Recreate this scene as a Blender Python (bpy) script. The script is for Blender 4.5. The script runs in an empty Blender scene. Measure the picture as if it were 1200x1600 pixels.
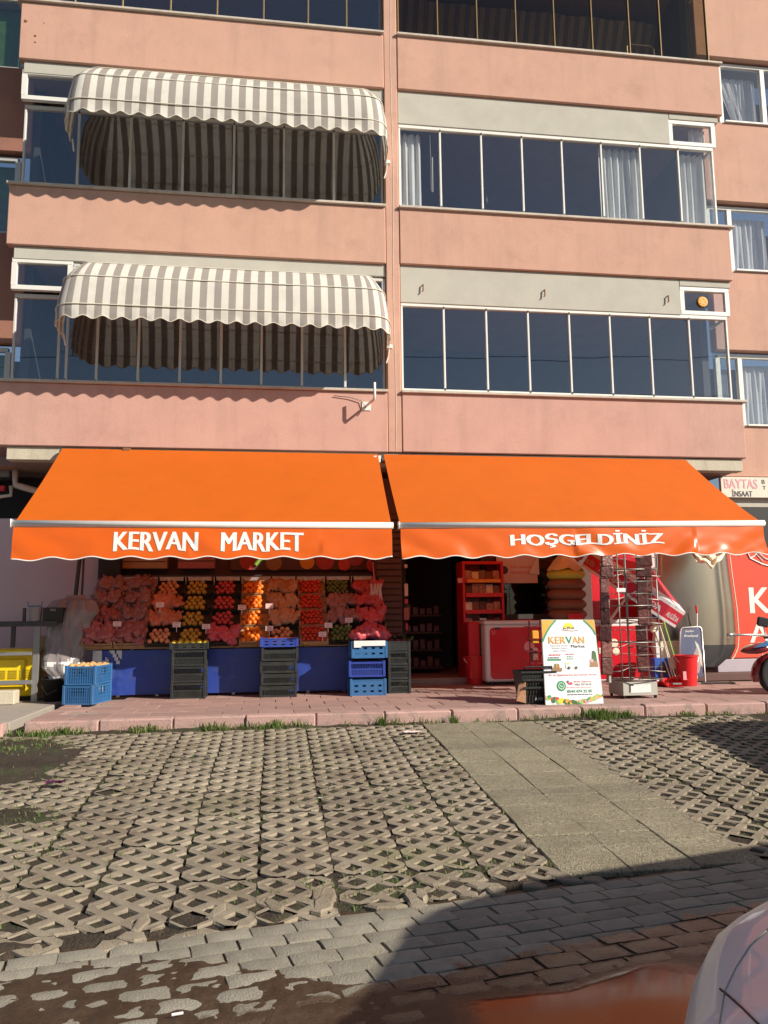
import bpy, math, random
from mathutils import Vector, Matrix, noise as MN
random.seed(7)
R = math.radians
S = bpy.context.scene
COL = S.collection

# ------------------------------------------------------------------ camera, sky, sun, exposure
H = 1.15
RM = Matrix(((0.99043356, 0.00778993, 0.13777042), (-0.13757066, 0.13356374, 0.98144538), (-0.01075575, -0.99100961, 0.13335768)))
cd = bpy.data.cameras.new('camera'); cam = bpy.data.objects.new('camera', cd); COL.objects.link(cam)
cd.sensor_fit = 'HORIZONTAL'; cd.sensor_width = 36; cd.lens = 1238 / 1200 * 36; cd.clip_start = .05; cd.clip_end = 900
rt = RM @ Vector((1, 0, 0)); up = RM @ Vector((0, -1, 0)); bk = RM @ Vector((0, 0, -1))
cam.matrix_world = Matrix(((rt.x, up.x, bk.x, 0), (rt.y, up.y, bk.y, 0), (rt.z, up.z, bk.z, H), (0, 0, 0, 1)))
S.camera = cam
SUN = Vector((-1.4, 1.03, -1.0)).normalized()
w = bpy.data.worlds.new('World'); S.world = w; w.use_nodes = True
nt = w.node_tree; bg = nt.nodes['Background']; sk = nt.nodes.new('ShaderNodeTexSky')
sk.sky_type = 'NISHITA'; sk.sun_disc = False; sk.sun_elevation = math.asin(-SUN.z); sk.sun_rotation = math.atan2(-SUN.x, -SUN.y)
sk.altitude = 100; sk.air_density = 1; sk.dust_density = .6; sk.ozone_density = 1.5
nt.links.new(sk.outputs[0], bg.inputs[0]); bg.inputs[1].default_value = .062
sl = bpy.data.lights.new('sun', 'SUN'); so = bpy.data.objects.new('sun', sl); COL.objects.link(so)
sl.energy = 4.8; sl.angle = R(.5); sl.color = (1, .92, .80)
so.rotation_euler = SUN.to_track_quat('-Z', 'Y').to_euler()
S.view_settings.view_transform = 'Standard'; S.view_settings.look = 'None'; S.view_settings.exposure = .42; S.view_settings.gamma = 1
S.view_settings.use_curve_mapping = False
S.cycles.max_bounces = 10; S.cycles.transparent_max_bounces = 16

def at(px, py, Y):
    """a photographed point seen at depth Y, in metres"""
    d = RM @ Vector((px - 600, py - 800, 1238)); t = Y / d.y
    return Vector((d.x * t, Y, H + d.z * t))

# ------------------------------------------------------------------ materials
MATS = {}
def mat(name, col, rough=.6, var=.1, scale=5, bump=.15, bscale=80, metal=0, spec=.5, rnd=0, dirt=None, trans=0, coat=0, streak=None, space='Object'):
    m = bpy.data.materials.new(name); m.use_nodes = True; n = m.node_tree; L = n.links; N = n.nodes
    p = N['Principled BSDF']; out = N['Material Output']
    tc = N.new('ShaderNodeTexCoord'); oi = N.new('ShaderNodeObjectInfo')
    if space == 'World':
        g = N.new('ShaderNodeNewGeometry'); co = g.outputs['Position']
    else:
        add = N.new('ShaderNodeVectorMath'); add.operation = 'ADD'
        ml = N.new('ShaderNodeMath'); ml.operation = 'MULTIPLY'; ml.inputs[1].default_value = 37
        L.new(oi.outputs['Random'], ml.inputs[0]); L.new(tc.outputs['Object'], add.inputs[0]); L.new(ml.outputs[0], add.inputs[1]); co = add.outputs[0]
    nz = N.new('ShaderNodeTexNoise'); nz.inputs['Scale'].default_value = scale; nz.inputs['Detail'].default_value = 6; nz.inputs['Roughness'].default_value = .65
    L.new(co, nz.inputs['Vector'])
    mr = N.new('ShaderNodeMapRange'); mr.inputs[1].default_value = .25; mr.inputs[2].default_value = .75; mr.inputs[3].default_value = 1 - var; mr.inputs[4].default_value = 1 + var
    L.new(nz.outputs[0], mr.inputs[0]); val = mr.outputs[0]
    if rnd:
        m2 = N.new('ShaderNodeMapRange'); m2.inputs[3].default_value = 1 - rnd; m2.inputs[4].default_value = 1 + rnd
        L.new(oi.outputs['Random'], m2.inputs[0])
        mm = N.new('ShaderNodeMath'); mm.operation = 'MULTIPLY'; L.new(val, mm.inputs[0]); L.new(m2.outputs[0], mm.inputs[1]); val = mm.outputs[0]
    vm = N.new('ShaderNodeVectorMath'); vm.operation = 'SCALE'; vm.inputs[0].default_value = col[:3]; L.new(val, vm.inputs['Scale'])
    c = vm.outputs[0]
    def overlay(c, dcol, amt, sc, lo=.5, hi=.7, stretch=None):
        nn = N.new('ShaderNodeTexNoise'); nn.inputs['Scale'].default_value = sc; nn.inputs['Detail'].default_value = 8; nn.inputs['Roughness'].default_value = .7
        if stretch:
            mp = N.new('ShaderNodeMapping'); mp.inputs['Scale'].default_value = stretch; L.new(co, mp.inputs[0]); L.new(mp.outputs[0], nn.inputs['Vector'])
        else: L.new(co, nn.inputs['Vector'])
        r = N.new('ShaderNodeMapRange'); r.inputs[1].default_value = lo; r.inputs[2].default_value = hi; r.inputs[4].default_value = amt
        L.new(nn.outputs[0], r.inputs[0])
        mx = N.new('ShaderNodeMix'); mx.data_type = 'RGBA'; L.new(r.outputs[0], mx.inputs[0]); L.new(c, mx.inputs[6]); mx.inputs[7].default_value = (*dcol, 1)
        return mx.outputs[2]
    if dirt: c = overlay(c, *dirt)
    if streak: c = overlay(c, *streak)
    L.new(c, p.inputs['Base Color']); p.inputs['Roughness'].default_value = rough; p.inputs['Metallic'].default_value = metal
    p.inputs['Specular IOR Level'].default_value = spec; p.inputs['Coat Weight'].default_value = coat; p.inputs['Coat Roughness'].default_value = .05
    if bump:
        b = N.new('ShaderNodeBump'); b.inputs['Strength'].default_value = bump; b.inputs['Distance'].default_value = .02
        n3 = N.new('ShaderNodeTexNoise'); n3.inputs['Scale'].default_value = bscale; n3.inputs['Detail'].default_value = 4; L.new(co, n3.inputs['Vector'])
        L.new(n3.outputs[0], b.inputs['Height']); L.new(b.outputs[0], p.inputs['Normal'])
    if trans:
        t = N.new('ShaderNodeBsdfTranslucent'); L.new(c, t.inputs[0]); ms = N.new('ShaderNodeMixShader'); ms.inputs[0].default_value = trans
        L.new(p.outputs[0], ms.inputs[1]); L.new(t.outputs[0], ms.inputs[2]); L.new(ms.outputs[0], out.inputs[0])
    MATS[name] = m
    return m

def glass_mat(name, tint, ior=1.5, rough=0.0):
    m = bpy.data.materials.new(name); m.use_nodes = True; n = m.node_tree; N = n.nodes; L = n.links; N.remove(N['Principled BSDF'])
    out = N['Material Output']; t = N.new('ShaderNodeBsdfTransparent'); t.inputs[0].default_value = (*tint, 1)
    g = N.new('ShaderNodeBsdfGlossy'); g.inputs['Roughness'].default_value = rough; g.inputs[0].default_value = (1, 1, 1, 1)
    lw = N.new('ShaderNodeLayerWeight'); lw.inputs[0].default_value = .5; pw = N.new('ShaderNodeMath'); pw.operation = 'POWER'; pw.inputs[1].default_value = 5; L.new(lw.outputs['Facing'], pw.inputs[0])
    f = N.new('ShaderNodeMapRange'); f.inputs[3].default_value = ((ior - 1) / (ior + 1)) ** 2; f.inputs[4].default_value = 1; L.new(pw.outputs[0], f.inputs[0])
    tc = N.new('ShaderNodeTexCoord'); nz = N.new('ShaderNodeTexNoise'); nz.inputs['Scale'].default_value = .9; nz.inputs['Detail'].default_value = 1
    b = N.new('ShaderNodeBump'); b.inputs['Strength'].default_value = .05; b.inputs['Distance'].default_value = .05
    L.new(tc.outputs['Object'], nz.inputs['Vector']); L.new(nz.outputs[0], b.inputs['Height']); L.new(b.outputs[0], g.inputs['Normal'])
    ms = N.new('ShaderNodeMixShader'); L.new(f.outputs[0], ms.inputs[0]); L.new(t.outputs[0], ms.inputs[1]); L.new(g.outputs[0], ms.inputs[2]); L.new(ms.outputs[0], out.inputs[0])
    MATS[name] = m; return m

M = MATS
mat('pink_stucco', (.58, .338, .252), .9, .07, 1.6, .25, 60, dirt=((.42, .235, .17), .5, 2.2, .52, .75), streak=((.36, .22, .17), .38, 3.2, .5, .74, (1, 1, .10)), space='World')
mat('pink_stucco_low', (.575, .332, .268), .9, .07, 1.6, .25, 60, dirt=((.42, .235, .19), .5, 2.2, .52, .75), streak=((.36, .22, .18), .38, 3.2, .5, .74, (1, 1, .10)), space='World')
mat('pink_shaded', (.42, .19, .13), .9, .1, 1.6, .25, 60, dirt=((.3, .15, .11), .5, 2, .5, .75), space='World')  # same stucco on the left wing, balcony shade painted into its colour
mat('beam_cream', (.56, .50, .38), .9, .08, 2, .3, 50, streak=((.33, .29, .22), .6, 3, .5, .72, (1, 1, .2)), space='World')
mat('header_grey', (.50, .475, .405), .92, .07, 2.5, .2, 60, dirt=((.40, .375, .315), .55, 1.5, .45, .75), space='World')
mat('white_frame', (.78, .76, .70), .4, .04, 6, .05, 40)
mat('alu_frame', (.62, .60, .56), .42, .05, 8, .05, 60)
mat('bronze_frame', (.30, .20, .09), .4, .08, 8, .05, 60, metal=.4)
mat('sill_stone', (.55, .48, .40), .7, .12, 6, .2, 60, dirt=((.3, .25, .2), .5, 5), space='World')
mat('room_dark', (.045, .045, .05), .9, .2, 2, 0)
mat('room_floor', (.10, .085, .07), .7, .2, 3, 0)
mat('curtain', (.86, .86, .82), .9, .06, 8, .1, 40, trans=.3)
mat('lace', (.82, .83, .84), .9, .12, 30, .1, 40, trans=.4)
mat('stripe_white', (.80, .77, .68), .85, .05, 4, .12, 220, trans=.22, dirt=((.55, .5, .42), .5, 3, .52, .75))
mat('stripe_taupe', (.34, .30, .265), .85, .06, 4, .12, 220, trans=.10, dirt=((.26, .22, .2), .5, 3, .52, .75))
mat('cord', (.72, .68, .56), .8, .08, 20, .1)
mat('orange_cloth', (.82, .165, .006), .62, .04, 2.5, .12, 300, trans=.36, streak=((.66, .12, .006), .4, 1.6, .5, .8, (1.2, .5, 1)))
mat('orange_vinyl', (.78, .13, .006), .27, .05, 2.5, .03, 40, trans=.15, spec=.6)
mat('print_white', (.82, .80, .76), .5, .04, 12, .03)
mat('bar_white', (.80, .78, .72), .35, .05, 6, .05)
mat('grey_metal', (.28, .27, .26), .45, .1, 8, .1, metal=.5)
mat('dark_metal', (.06, .055, .05), .5, .15, 8, .1, metal=.3)
mat('rust_iron', (.22, .10, .045), .85, .2, 20, .3, 80)
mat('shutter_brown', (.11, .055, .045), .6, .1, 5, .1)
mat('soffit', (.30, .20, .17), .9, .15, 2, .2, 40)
mat('lilac_wall', (.56, .47, .50), .7, .06, 1.2, .05, 30)
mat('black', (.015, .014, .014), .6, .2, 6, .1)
mat('pipe_white', (.62, .56, .46), .5, .1, 6, .1)
mat('paver', (.305, .255, .185), .95, .22, 11, .55, 130, rnd=.12, dirt=((.185, .14, .095), .8, 1.5, .46, .66), streak=((.20, .20, .07), .5, 1.1, .56, .72), space='World')
mat('slab_terrazzo', (.32, .285, .195), .9, .55, 48, .8, 110, rnd=.08, dirt=((.12, .10, .07), .85, 55, .53, .6), streak=((.20, .17, .11), .7, 2.6, .46, .66), space='World')
mat('tile_pink', (.37, .235, .20), .85, .12, 5, .25, 60, rnd=.09, dirt=((.30, .20, .16), .6, 3, .48, .7))
mat('kerb_pink', (.50, .31, .27), .85, .12, 6, .35, 60, rnd=.08, dirt=((.27, .20, .17), .85, 6, .48, .64))
mat('concrete', (.36, .32, .27), .9, .12, 3, .4, 50, dirt=((.22, .19, .15), .6, 3))
mat('soil', (.045, .031, .019), .98, .35, 14, 1.0, 60, dirt=((.05, .075, .02), .75, 2.4, .52, .66), streak=((.13, .10, .065), .5, 7, .54, .7), space='World')
mat('asphalt', (.06, .058, .055), .9, .2, 3, .4, 60)
mat('grass_blade', (.12, .19, .035), .7, .25, 20, 0, rnd=.2, trans=.3)
mat('dry_blade', (.26, .22, .09), .8, .25, 20, 0, trans=.3)
for nm, c, v in (('tarp_blue', (.025, .055, .29), .08), ('crate_blue', (.035, .14, .33), .1), ('crate_cobalt', (.03, .06, .32), .1)):
    mat(nm, c, .38, v, 4, .06, 20, dirt=((.10, .12, .17), .4, 5, .5, .75))
mat('crate_black', (.022, .024, .022), .45, .2, 8, .1, 40, dirt=((.08, .075, .06), .5, 9, .5, .75))
mat('wood_crate', (.42, .25, .12), .8, .2, 14, .3, 60, rnd=.1)
mat('cardboard', (.46, .29, .16), .85, .08, 6, .1)
mat('yellow_plastic', (.85, .62, .01), .35, .05, 5, .04, 30, dirt=((.5, .36, .05), .4, 6, .55, .75))
mat('yellow_trim', (.55, .40, .02), .4, .05, 5, .04, 30)
mat('sheet_plastic', (.27, .24, .235), .28, .2, 4, .15, 25, trans=.12)
mat('sheet_white', (.75, .74, .70), .45, .08, 6, .2, 30, trans=.15)
mat('clear_tub', (.45, .42, .42), .2, .05, 4, 0, trans=.4)
mat('freezer_red', (.60, .012, .025), .3, .06, 3, .02, 20, coat=.3)
mat('red_plastic', (.68, .02, .022), .38, .06, 4, .04, 30)
mat('red_board', (.72, .07, .03), .45, .05, 2, .03)
mat('freezer_white', (.74, .71, .70), .4, .05, 4, .03)
mat('snack_mix', (.45, .22, .16), .35, .9, 26, .3, 30)
mat('packet_brown', (.16, .06, .05), .32, .4, 18, .6, 22, rnd=.3)
mat('roll_brown', (.26, .12, .075), .7, .12, 8, .3, 120)
mat('roll_lime', (.62, .66, .10), .7, .1, 8, .2, 80)  # lime brightened to stand in for a sun patch on the stack
mat('cloth_cream', (.80, .74, .56), .8, .15, 7, .3, 30)
mat('wire_chrome', (.34, .32, .29), .45, .1, 8, .05, metal=.85)
mat('base_grey', (.46, .46, .40), .5, .06, 6, .05)
mat('steel', (.40, .35, .28), .3, .05, 3, .0, 40, metal=1)
mat('beige_panel', (.72, .64, .45), .6, .05, 5, .05)
mat('lilac_trim', (.45, .40, .44), .6, .08, 5, .05)
mat('blue_print', (.03, .10, .42), .4, .2, 9, .03)
mat('mascot_brown', (.10, .05, .03), .6, .2, 9, .05)
mat('horse_print', (.32, .22, .22), .5, .25, 14, .05)
mat('navy_print', (.03, .04, .11), .35, .25, 6, .03)
mat('silver_tube', (.62, .60, .58), .3, .05, 6, 0, metal=.8)
mat('umbrella_red', (.60, .025, .05), .6, .06, 6, .06, 80, trans=.2)
mat('umbrella_white', (.78, .74, .74), .6, .06, 6, .06, 80, trans=.2)
mat('green_stick', (.28, .5, .08), .5, .05, 6, 0)
mat('moto_black', (.02, .02, .022), .3, .1, 5, .02, coat=.4)
mat('moto_red', (.22, .02, .025), .22, .05, 4, .0, coat=.8)
mat('rubber', (.02, .02, .02), .85, .1, 10, .2)
mat('car_silver', (.78, .76, .78), .4, .02, 4, 0, coat=.5)
mat('car_glass', (.02, .025, .03), .08, 0, 4, 0)
mat('sign_white', (.72, .66, .55), .5, .06, 5, .03)
mat('pr_pink', (.78, .34, .38), .5, .05, 8, 0)
mat('pr_dark', (.06, .055, .06), .5, .1, 8, 0)
mat('pr_orange', (.80, .36, .03), .5, .05, 8, 0)
mat('pr_green', (.02, .28, .10), .5, .05, 8, 0)
mat('pr_yellow', (.86, .62, .02), .5, .05, 8, 0)
mat('pr_red', (.62, .05, .06), .5, .05, 8, 0)
mat('pr_brown', (.33, .18, .08), .6, .3, 30, 0)
mat('pr_sheet', (.78, .78, .80), .42, .02, 8, .04, 9)
mat('paper_tag', (.80, .62, .58), .7, .05, 9, 0)
mat('foil', (.6, .6, .6), .3, .2, 12, .5, 30, metal=.6)
mat('leaf', (.05, .13, .025), .6, .3, 8, .1)
for nm, c, r_ in (('f_yellow', (.62, .50, .02), .3), ('f_yellow_shaded', (.46, .27, .03), .5), ('f_red', (.48, .05, .045), .3), ('f_orange', (.80, .20, .01), .45), ('f_tomato', (.62, .04, .015), .25),  # the dull yellow stall apples carry awning shade in their colour
                  ('f_potato', (.58, .36, .14), .7), ('f_purple', (.10, .02, .07), .3), ('f_peach', (.66, .28, .12), .5), ('f_green', (.12, .17, .04), .5)):
    mat(nm, c, r_, .14, 12, .08, 60, rnd=.16)
for nm, c in (('net_rose', (.36, .10, .09)), ('net_mauve', (.28, .13, .12)), ('net_peach', (.52, .18, .09)), ('net_pink', (.54, .07, .09)), ('net_pale', (.48, .25, .13))):
    mat(nm, c, .42, .2, 30, .35, 120, rnd=.16, dirt=((.55, .34, .32), .3, 60, .5, .62))
GL = glass_mat('window_glass', (.97, .98, .99), 1.95); GLC = glass_mat('clear_glass', (.86, .88, .86), 1.45); glass_mat('bronze_shade_glass', (.74, .67, .54), 1.5); GLD = glass_mat('shop_glass', (.5, .5, .5), 1.5)

# brick material: dry grey concrete paver, wet where the puddle seeps (an irregular stain), a row of red ones
def brick_mat(name, col):
    m = mat(name, col, .9, .15, 9, .4, 110, rnd=.14, dirt=((col[0] * .6, col[1] * .55, col[2] * .5), .5, 6, .5, .7))
    N = m.node_tree.nodes; L = m.node_tree.links; p = N['Principled BSDF']; src = p.inputs['Base Color'].links[0].from_socket
    g = N.new('ShaderNodeNewGeometry'); sp = N.new('ShaderNodeSeparateXYZ'); L.new(g.outputs['Position'], sp.inputs[0])
    nz = N.new('ShaderNodeTexNoise'); nz.inputs['Scale'].default_value = 7; nz.inputs['Detail'].default_value = 5; L.new(g.outputs['Position'], nz.inputs['Vector'])
    a = N.new('ShaderNodeMath'); a.operation = 'MULTIPLY_ADD'; a.inputs[1].default_value = -.16; a.inputs[2].default_value = 3.52   # wet line in y
    L.new(sp.outputs[0], a.inputs[0])
    s = N.new('ShaderNodeMath'); s.operation = 'MULTIPLY_ADD'; s.inputs[1].default_value = .34; s.inputs[2].default_value = -.17; L.new(nz.outputs[0], s.inputs[0])
    d = N.new('ShaderNodeMath'); d.operation = 'SUBTRACT'; 
    k = N.new('ShaderNodeMath'); k.operation = 'MULTIPLY_ADD'; k.inputs[1].default_value = .30; k.inputs[2].default_value = 3.18; L.new(sp.outputs[0], k.inputs[0])
    L.new(k.outputs[0], d.inputs[0]); L.new(sp.outputs[1], d.inputs[1])
    e = N.new('ShaderNodeMath'); e.operation = 'ADD'; L.new(d.outputs[0], e.inputs[0]); L.new(s.outputs[0], e.inputs[1])
    r = N.new('ShaderNodeMapRange'); r.inputs[1].default_value = 0; r.inputs[2].default_value = .05; L.new(e.outputs[0], r.inputs[0])
    mx = N.new('ShaderNodeMix'); mx.data_type = 'RGBA'; L.new(r.outputs[0], mx.inputs[0]); L.new(src, mx.inputs[6]); mx.inputs[7].default_value = (col[0] * .30, col[1] * .24, col[2] * .2, 1)
    L.new(mx.outputs[2], p.inputs['Base Color'])
    r2 = N.new('ShaderNodeMapRange'); r2.inputs[3].default_value = .9; r2.inputs[4].default_value = .16; L.new(r.outputs[0], r2.inputs[0]); L.new(r2.outputs[0], p.inputs['Roughness'])
    return m
brick_mat('brick_grey', (.30, .275, .215))
def mud_mat():
    m = mat('mud', (.058, .039, .024), .3, .3, 8, .25, 40, dirt=((.10, .074, .048), .6, 5), space='World')
    N = m.node_tree.nodes; L = m.node_tree.links; p = N['Principled BSDF']; g = N.new('ShaderNodeNewGeometry')
    at_ = N.new('ShaderNodeAttribute'); at_.attribute_name = 'wet'
    r = N.new('ShaderNodeMapRange'); r.inputs[3].default_value = .45; r.inputs[4].default_value = .10; L.new(at_.outputs['Fac'], r.inputs[0]); L.new(r.outputs[0], p.inputs['Roughness'])
    b = [n for n in N if n.type == 'BUMP'][0]; r2 = N.new('ShaderNodeMapRange'); r2.inputs[3].default_value = .3; r2.inputs[4].default_value = .0; L.new(at_.outputs['Fac'], r2.inputs[0]); L.new(r2.outputs[0], b.inputs['Strength'])
    r3 = N.new('ShaderNodeMapRange'); r3.inputs[3].default_value = .4; r3.inputs[4].default_value = .55; L.new(at_.outputs['Fac'], r3.inputs[0]); L.new(r3.outputs[0], p.inputs['Specular IOR Level'])
    r4 = N.new('ShaderNodeMapRange'); r4.inputs[3].default_value = 1.45; r4.inputs[4].default_value = 1.45; L.new(at_.outputs['Fac'], r4.inputs[0]); L.new(r4.outputs[0], p.inputs['IOR'])
mud_mat()

# ------------------------------------------------------------------ mesh helpers
class MB:
    def __init__(s): s.v = []; s.f = []; s.m = []
    def add(s, vs, fs, mi=0):
        b = len(s.v); s.v += [tuple(v) for v in vs]; s.f += [tuple(b + i for i in f) for f in fs]; s.m += [mi] * len(fs); return s
    def box(s, x0, x1, y0, y1, z0, z1, b=0, mi=0):
        if x1 < x0: x0, x1 = x1, x0
        if y1 < y0: y0, y1 = y1, y0
        if z1 < z0: z0, z1 = z1, z0
        if b <= 0:
            return s.add([(x, y, z) for x in (x0, x1) for y in (y0, y1) for z in (z0, z1)],
                         [(0, 1, 3, 2), (4, 6, 7, 5), (0, 4, 5, 1), (2, 3, 7, 6), (0, 2, 6, 4), (1, 5, 7, 3)], mi)
        X = (x0, x1); Yv = (y0, y1); Z = (z0, z1); V = []; ix = {}
        sg = (1, -1)
        for i in (0, 1):
            for j in (0, 1):
                for k in (0, 1):
                    for a in range(3):
                        p = [X[i] + sg[i] * b, Yv[j] + sg[j] * b, Z[k] + sg[k] * b]
                        p[a] = (X[i], Yv[j], Z[k])[a]; ix[i, j, k, a] = len(V); V.append(p)
        F = []
        for a in range(3):
            o = [q for q in range(3) if q != a]
            for e in (0, 1):
                q = []
                for (c, d) in ((0, 0), (1, 0), (1, 1), (0, 1)):
                    k = [0, 0, 0]; k[a] = e; k[o[0]] = c; k[o[1]] = d; q.append(ix[k[0], k[1], k[2], a])
                F.append(q)
            for c in (0, 1):
                for d in (0, 1):
                    k0 = [0, 0, 0]; k0[o[0]] = c; k0[o[1]] = d; k1 = list(k0); k1[a] = 1
                    F.append([ix[(*k0, o[0])], ix[(*k1, o[0])], ix[(*k1, o[1])], ix[(*k0, o[1])]])
        for i in (0, 1):
            for j in (0, 1):
                for k in (0, 1): F.append([ix[i, j, k, 0], ix[i, j, k, 1], ix[i, j, k, 2]])
        # orient outward
        c = Vector(((x0 + x1) / 2, (y0 + y1) / 2, (z0 + z1) / 2)); G = []
        for f in F:
            P = [Vector(V[i]) for i in f]; n = (P[1] - P[0]).cross(P[2] - P[0]); ctr = sum(P, Vector()) / len(P)
            G.append(f if n.dot(ctr - c) > 0 else f[::-1])
        return s.add(V, G, mi)
    def tube(s, pts, r, n=8, mi=0, cap=True):
        pts = [Vector(p) for p in pts]; rings = []; N_ = len(pts); prev = None
        for i, p in enumerate(pts):
            t = (pts[min(i + 1, N_ - 1)] - pts[max(i - 1, 0)]).normalized()
            a = prev if prev is not None else (Vector((0, 0, 1)) if abs(t.z) < .9 else Vector((1, 0, 0)))
            u = (a - t * a.dot(t)).normalized(); prev = u; v = t.cross(u); rr = r[i] if isinstance(r, (list, tuple)) else r
            rings.append([p + (u * math.cos(2 * math.pi * k / n) + v * math.sin(2 * math.pi * k / n)) * rr for k in range(n)])
        V = [q for g in rings for q in g]; F = []
        for i in range(N_ - 1):
            for k in range(n): F.append((i * n + k, i * n + (k + 1) % n, (i + 1) * n + (k + 1) % n, (i + 1) * n + k))
        if cap: F.append(tuple(range(n))[::-1]); F.append(tuple((N_ - 1) * n + k for k in range(n)))
        return s.add(V, F, mi)
    def lathe(s, prof, c=(0, 0, 0), n=16, mi=0, mtx=None):
        V = []; F = []; c = Vector(c)
        for (r, z) in prof:
            for k in range(n):
                p = Vector((r * math.cos(2 * math.pi * k / n), r * math.sin(2 * math.pi * k / n), z)); V.append((mtx @ p if mtx else p) + c)
        for i in range(len(prof) - 1):
            for k in range(n): F.append((i * n + k, i * n + (k + 1) % n, (i + 1) * n + (k + 1) % n, (i + 1) * n + k))
        F.append(tuple(range(n))[::-1]); F.append(tuple((len(prof) - 1) * n + k for k in range(n)))
        return s.add(V, F, mi)
    def grid(s, fn, nu, nv, mi=0, mfn=None, flip=False):
        b = len(s.v)
        for j in range(nv + 1):
            for i in range(nu + 1): s.v.append(tuple(fn(i / nu, j / nv)))
        for j in range(nv):
            for i in range(nu):
                a = b + j * (nu + 1) + i; q = (a, a + 1, a + nu + 2, a + nu + 1)
                s.f.append(q[::-1] if flip else q); s.m.append(mfn(i, j) if mfn else mi)
        return s
    def prism(s, poly, y0, y1, mi=0):
        """polygon in x,z pushed from y0 (front) to y1"""
        n = len(poly); V = [(x, y0, z) for x, z in poly] + [(x, y1, z) for x, z in poly]
        F = [tuple(range(n)), tuple(range(n, 2 * n))[::-1]] + [(i, n + i, n + (i + 1) % n, (i + 1) % n) for i in range(n)]
        return s.add(V, F, mi)
    def xf(s, m): s.v = [tuple(m @ Vector(v)) for v in s.v]; return s
    def mesh(s, name, mats, smooth=False, off=None):
        me = bpy.data.meshes.new(name)
        vs = [(x - off.x, y - off.y, z - off.z) for x, y, z in s.v] if off is not None else s.v
        me.from_pydata(vs, [], s.f); mats = mats if isinstance(mats, (list, tuple)) else [mats]
        for q in mats: me.materials.append(M[q] if isinstance(q, str) else q)
        if len(mats) > 1: me.polygons.foreach_set('material_index', s.m)
        if smooth: me.polygons.foreach_set('use_smooth', [True] * len(s.f))
        me.update(); return me

def sm_angle(me, deg=35):
    me.polygons.foreach_set('use_smooth', [True] * len(me.polygons)); me.set_sharp_from_angle(angle=R(deg))

ORIG = {}
def link(name, me, parent=None, loc=None):
    o = bpy.data.objects.new(name, me); COL.objects.link(o)
    if parent: o.parent = parent
    if loc is not None: o.location = loc
    return o
def tag(o, label, cat, group=None, kind=None):
    if label: o['label'] = label
    if cat: o['category'] = cat
    if group: o['group'] = group
    if kind: o['kind'] = kind
    return o
def thing(name, label, cat, loc=(0, 0, 0), group=None):
    o = bpy.data.objects.new(name, None); o.empty_display_size = .1; COL.objects.link(o); o.location = loc
    ORIG[o.name] = Vector(loc); return tag(o, label, cat, group)
def part(parent, name, mb, mats, smooth=False, ang=None, world=True, label=None, kind=None):
    """a part (or, under a part, a sub-part); world coordinates are moved to the thing's base"""
    off = ORIG[parent.name] if world else None
    me = mb.mesh(name, mats, smooth, off)
    if ang: sm_angle(me, ang)
    o = link(name, me, parent); ORIG[o.name] = off if off is not None else Vector((0, 0, 0))
    if label: o['label'] = label
    if kind: o['kind'] = kind
    return o
def solo(name, mb, mats, label, cat, loc, smooth=False, ang=None, group=None, kind=None):
    me = mb.mesh(name, mats, smooth, Vector(loc))
    if ang: sm_angle(me, ang)
    o = link(name, me, None, loc); ORIG[o.name] = Vector(loc); return tag(o, label, cat, group, kind)
def copy_thing(root, loc, rotz=0, label=None, group=None):
    r = root.copy(); COL.objects.link(r); r.location = loc; r.rotation_euler = (0, 0, rotz)
    if label: r['label'] = label
    if group: r['group'] = group
    def rec(a, b):
        for ch in a.children:
            c = ch.copy(); COL.objects.link(c); c.parent = b; rec(ch, c)
    rec(root, r); return r

TEXTC = {}
def text2d(s, wd, ht, bold=.012, sx=1.0):
    """flat triangulated lettering, fitted into wd x ht, as (verts2d, faces)"""
    cu = bpy.data.curves.new('t', 'FONT'); cu.body = s; cu.size = 1; cu.offset = 0; cu.resolution_u = 3
    ob = bpy.data.objects.new('t', cu); COL.objects.link(ob)
    dg = bpy.context.evaluated_depsgraph_get(); me = bpy.data.meshes.new_from_object(ob.evaluated_get(dg))
    V = [(v.co.x, v.co.y) for v in me.vertices]; F = [tuple(p.vertices) for p in me.polygons]
    bpy.data.objects.remove(ob); bpy.data.meshes.remove(me); bpy.data.curves.remove(cu)
    x0 = min(v[0] for v in V); x1 = max(v[0] for v in V); y0 = min(v[1] for v in V); y1 = max(v[1] for v in V)
    return [((x - x0) / (x1 - x0) * wd, (y - y0) / (y1 - y0) * ht) for x, y in V], F
def put_text(mb, s, fn, wd, ht, bold=.012, mi=0):
    n = 1 if bold < .018 else 3; bw = 0 if n == 1 else min(bold, .03) * ht * 2.2
    V, F = text2d(s, wd - bw, ht)
    for k in range(n):               # painted over again a hair further on for a heavy stroke
        P = [fn(x + bw * k / max(1, n - 1), y) for x, y in V]; mb.add([(p[0], p[1] - .0003 * k, p[2]) for p in P], F, mi)
    return mb

# ================================================================== GROUND
SLP = math.tan(R(10.1))
def Yg(x): return 4.115 + SLP * x
def gz(x, y):
    g = Yg(x)
    if y >= g: return -.31 * max(0, 8.9 - y) / (8.9 - g)
    return -.31 + .052 * min(g - y, 6)
def nzz(x, y, s, sd=0): return MN.noise(Vector((x * s + sd, y * s, sd * 1.7)))

g = MB(); g.grid(lambda u, v: (-300 + 600 * u, -300 + 600 * v, -.75), 4, 4)
o = solo('ground', g, 'asphalt', None, None, (0, 0, -.75), kind='structure')

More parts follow.
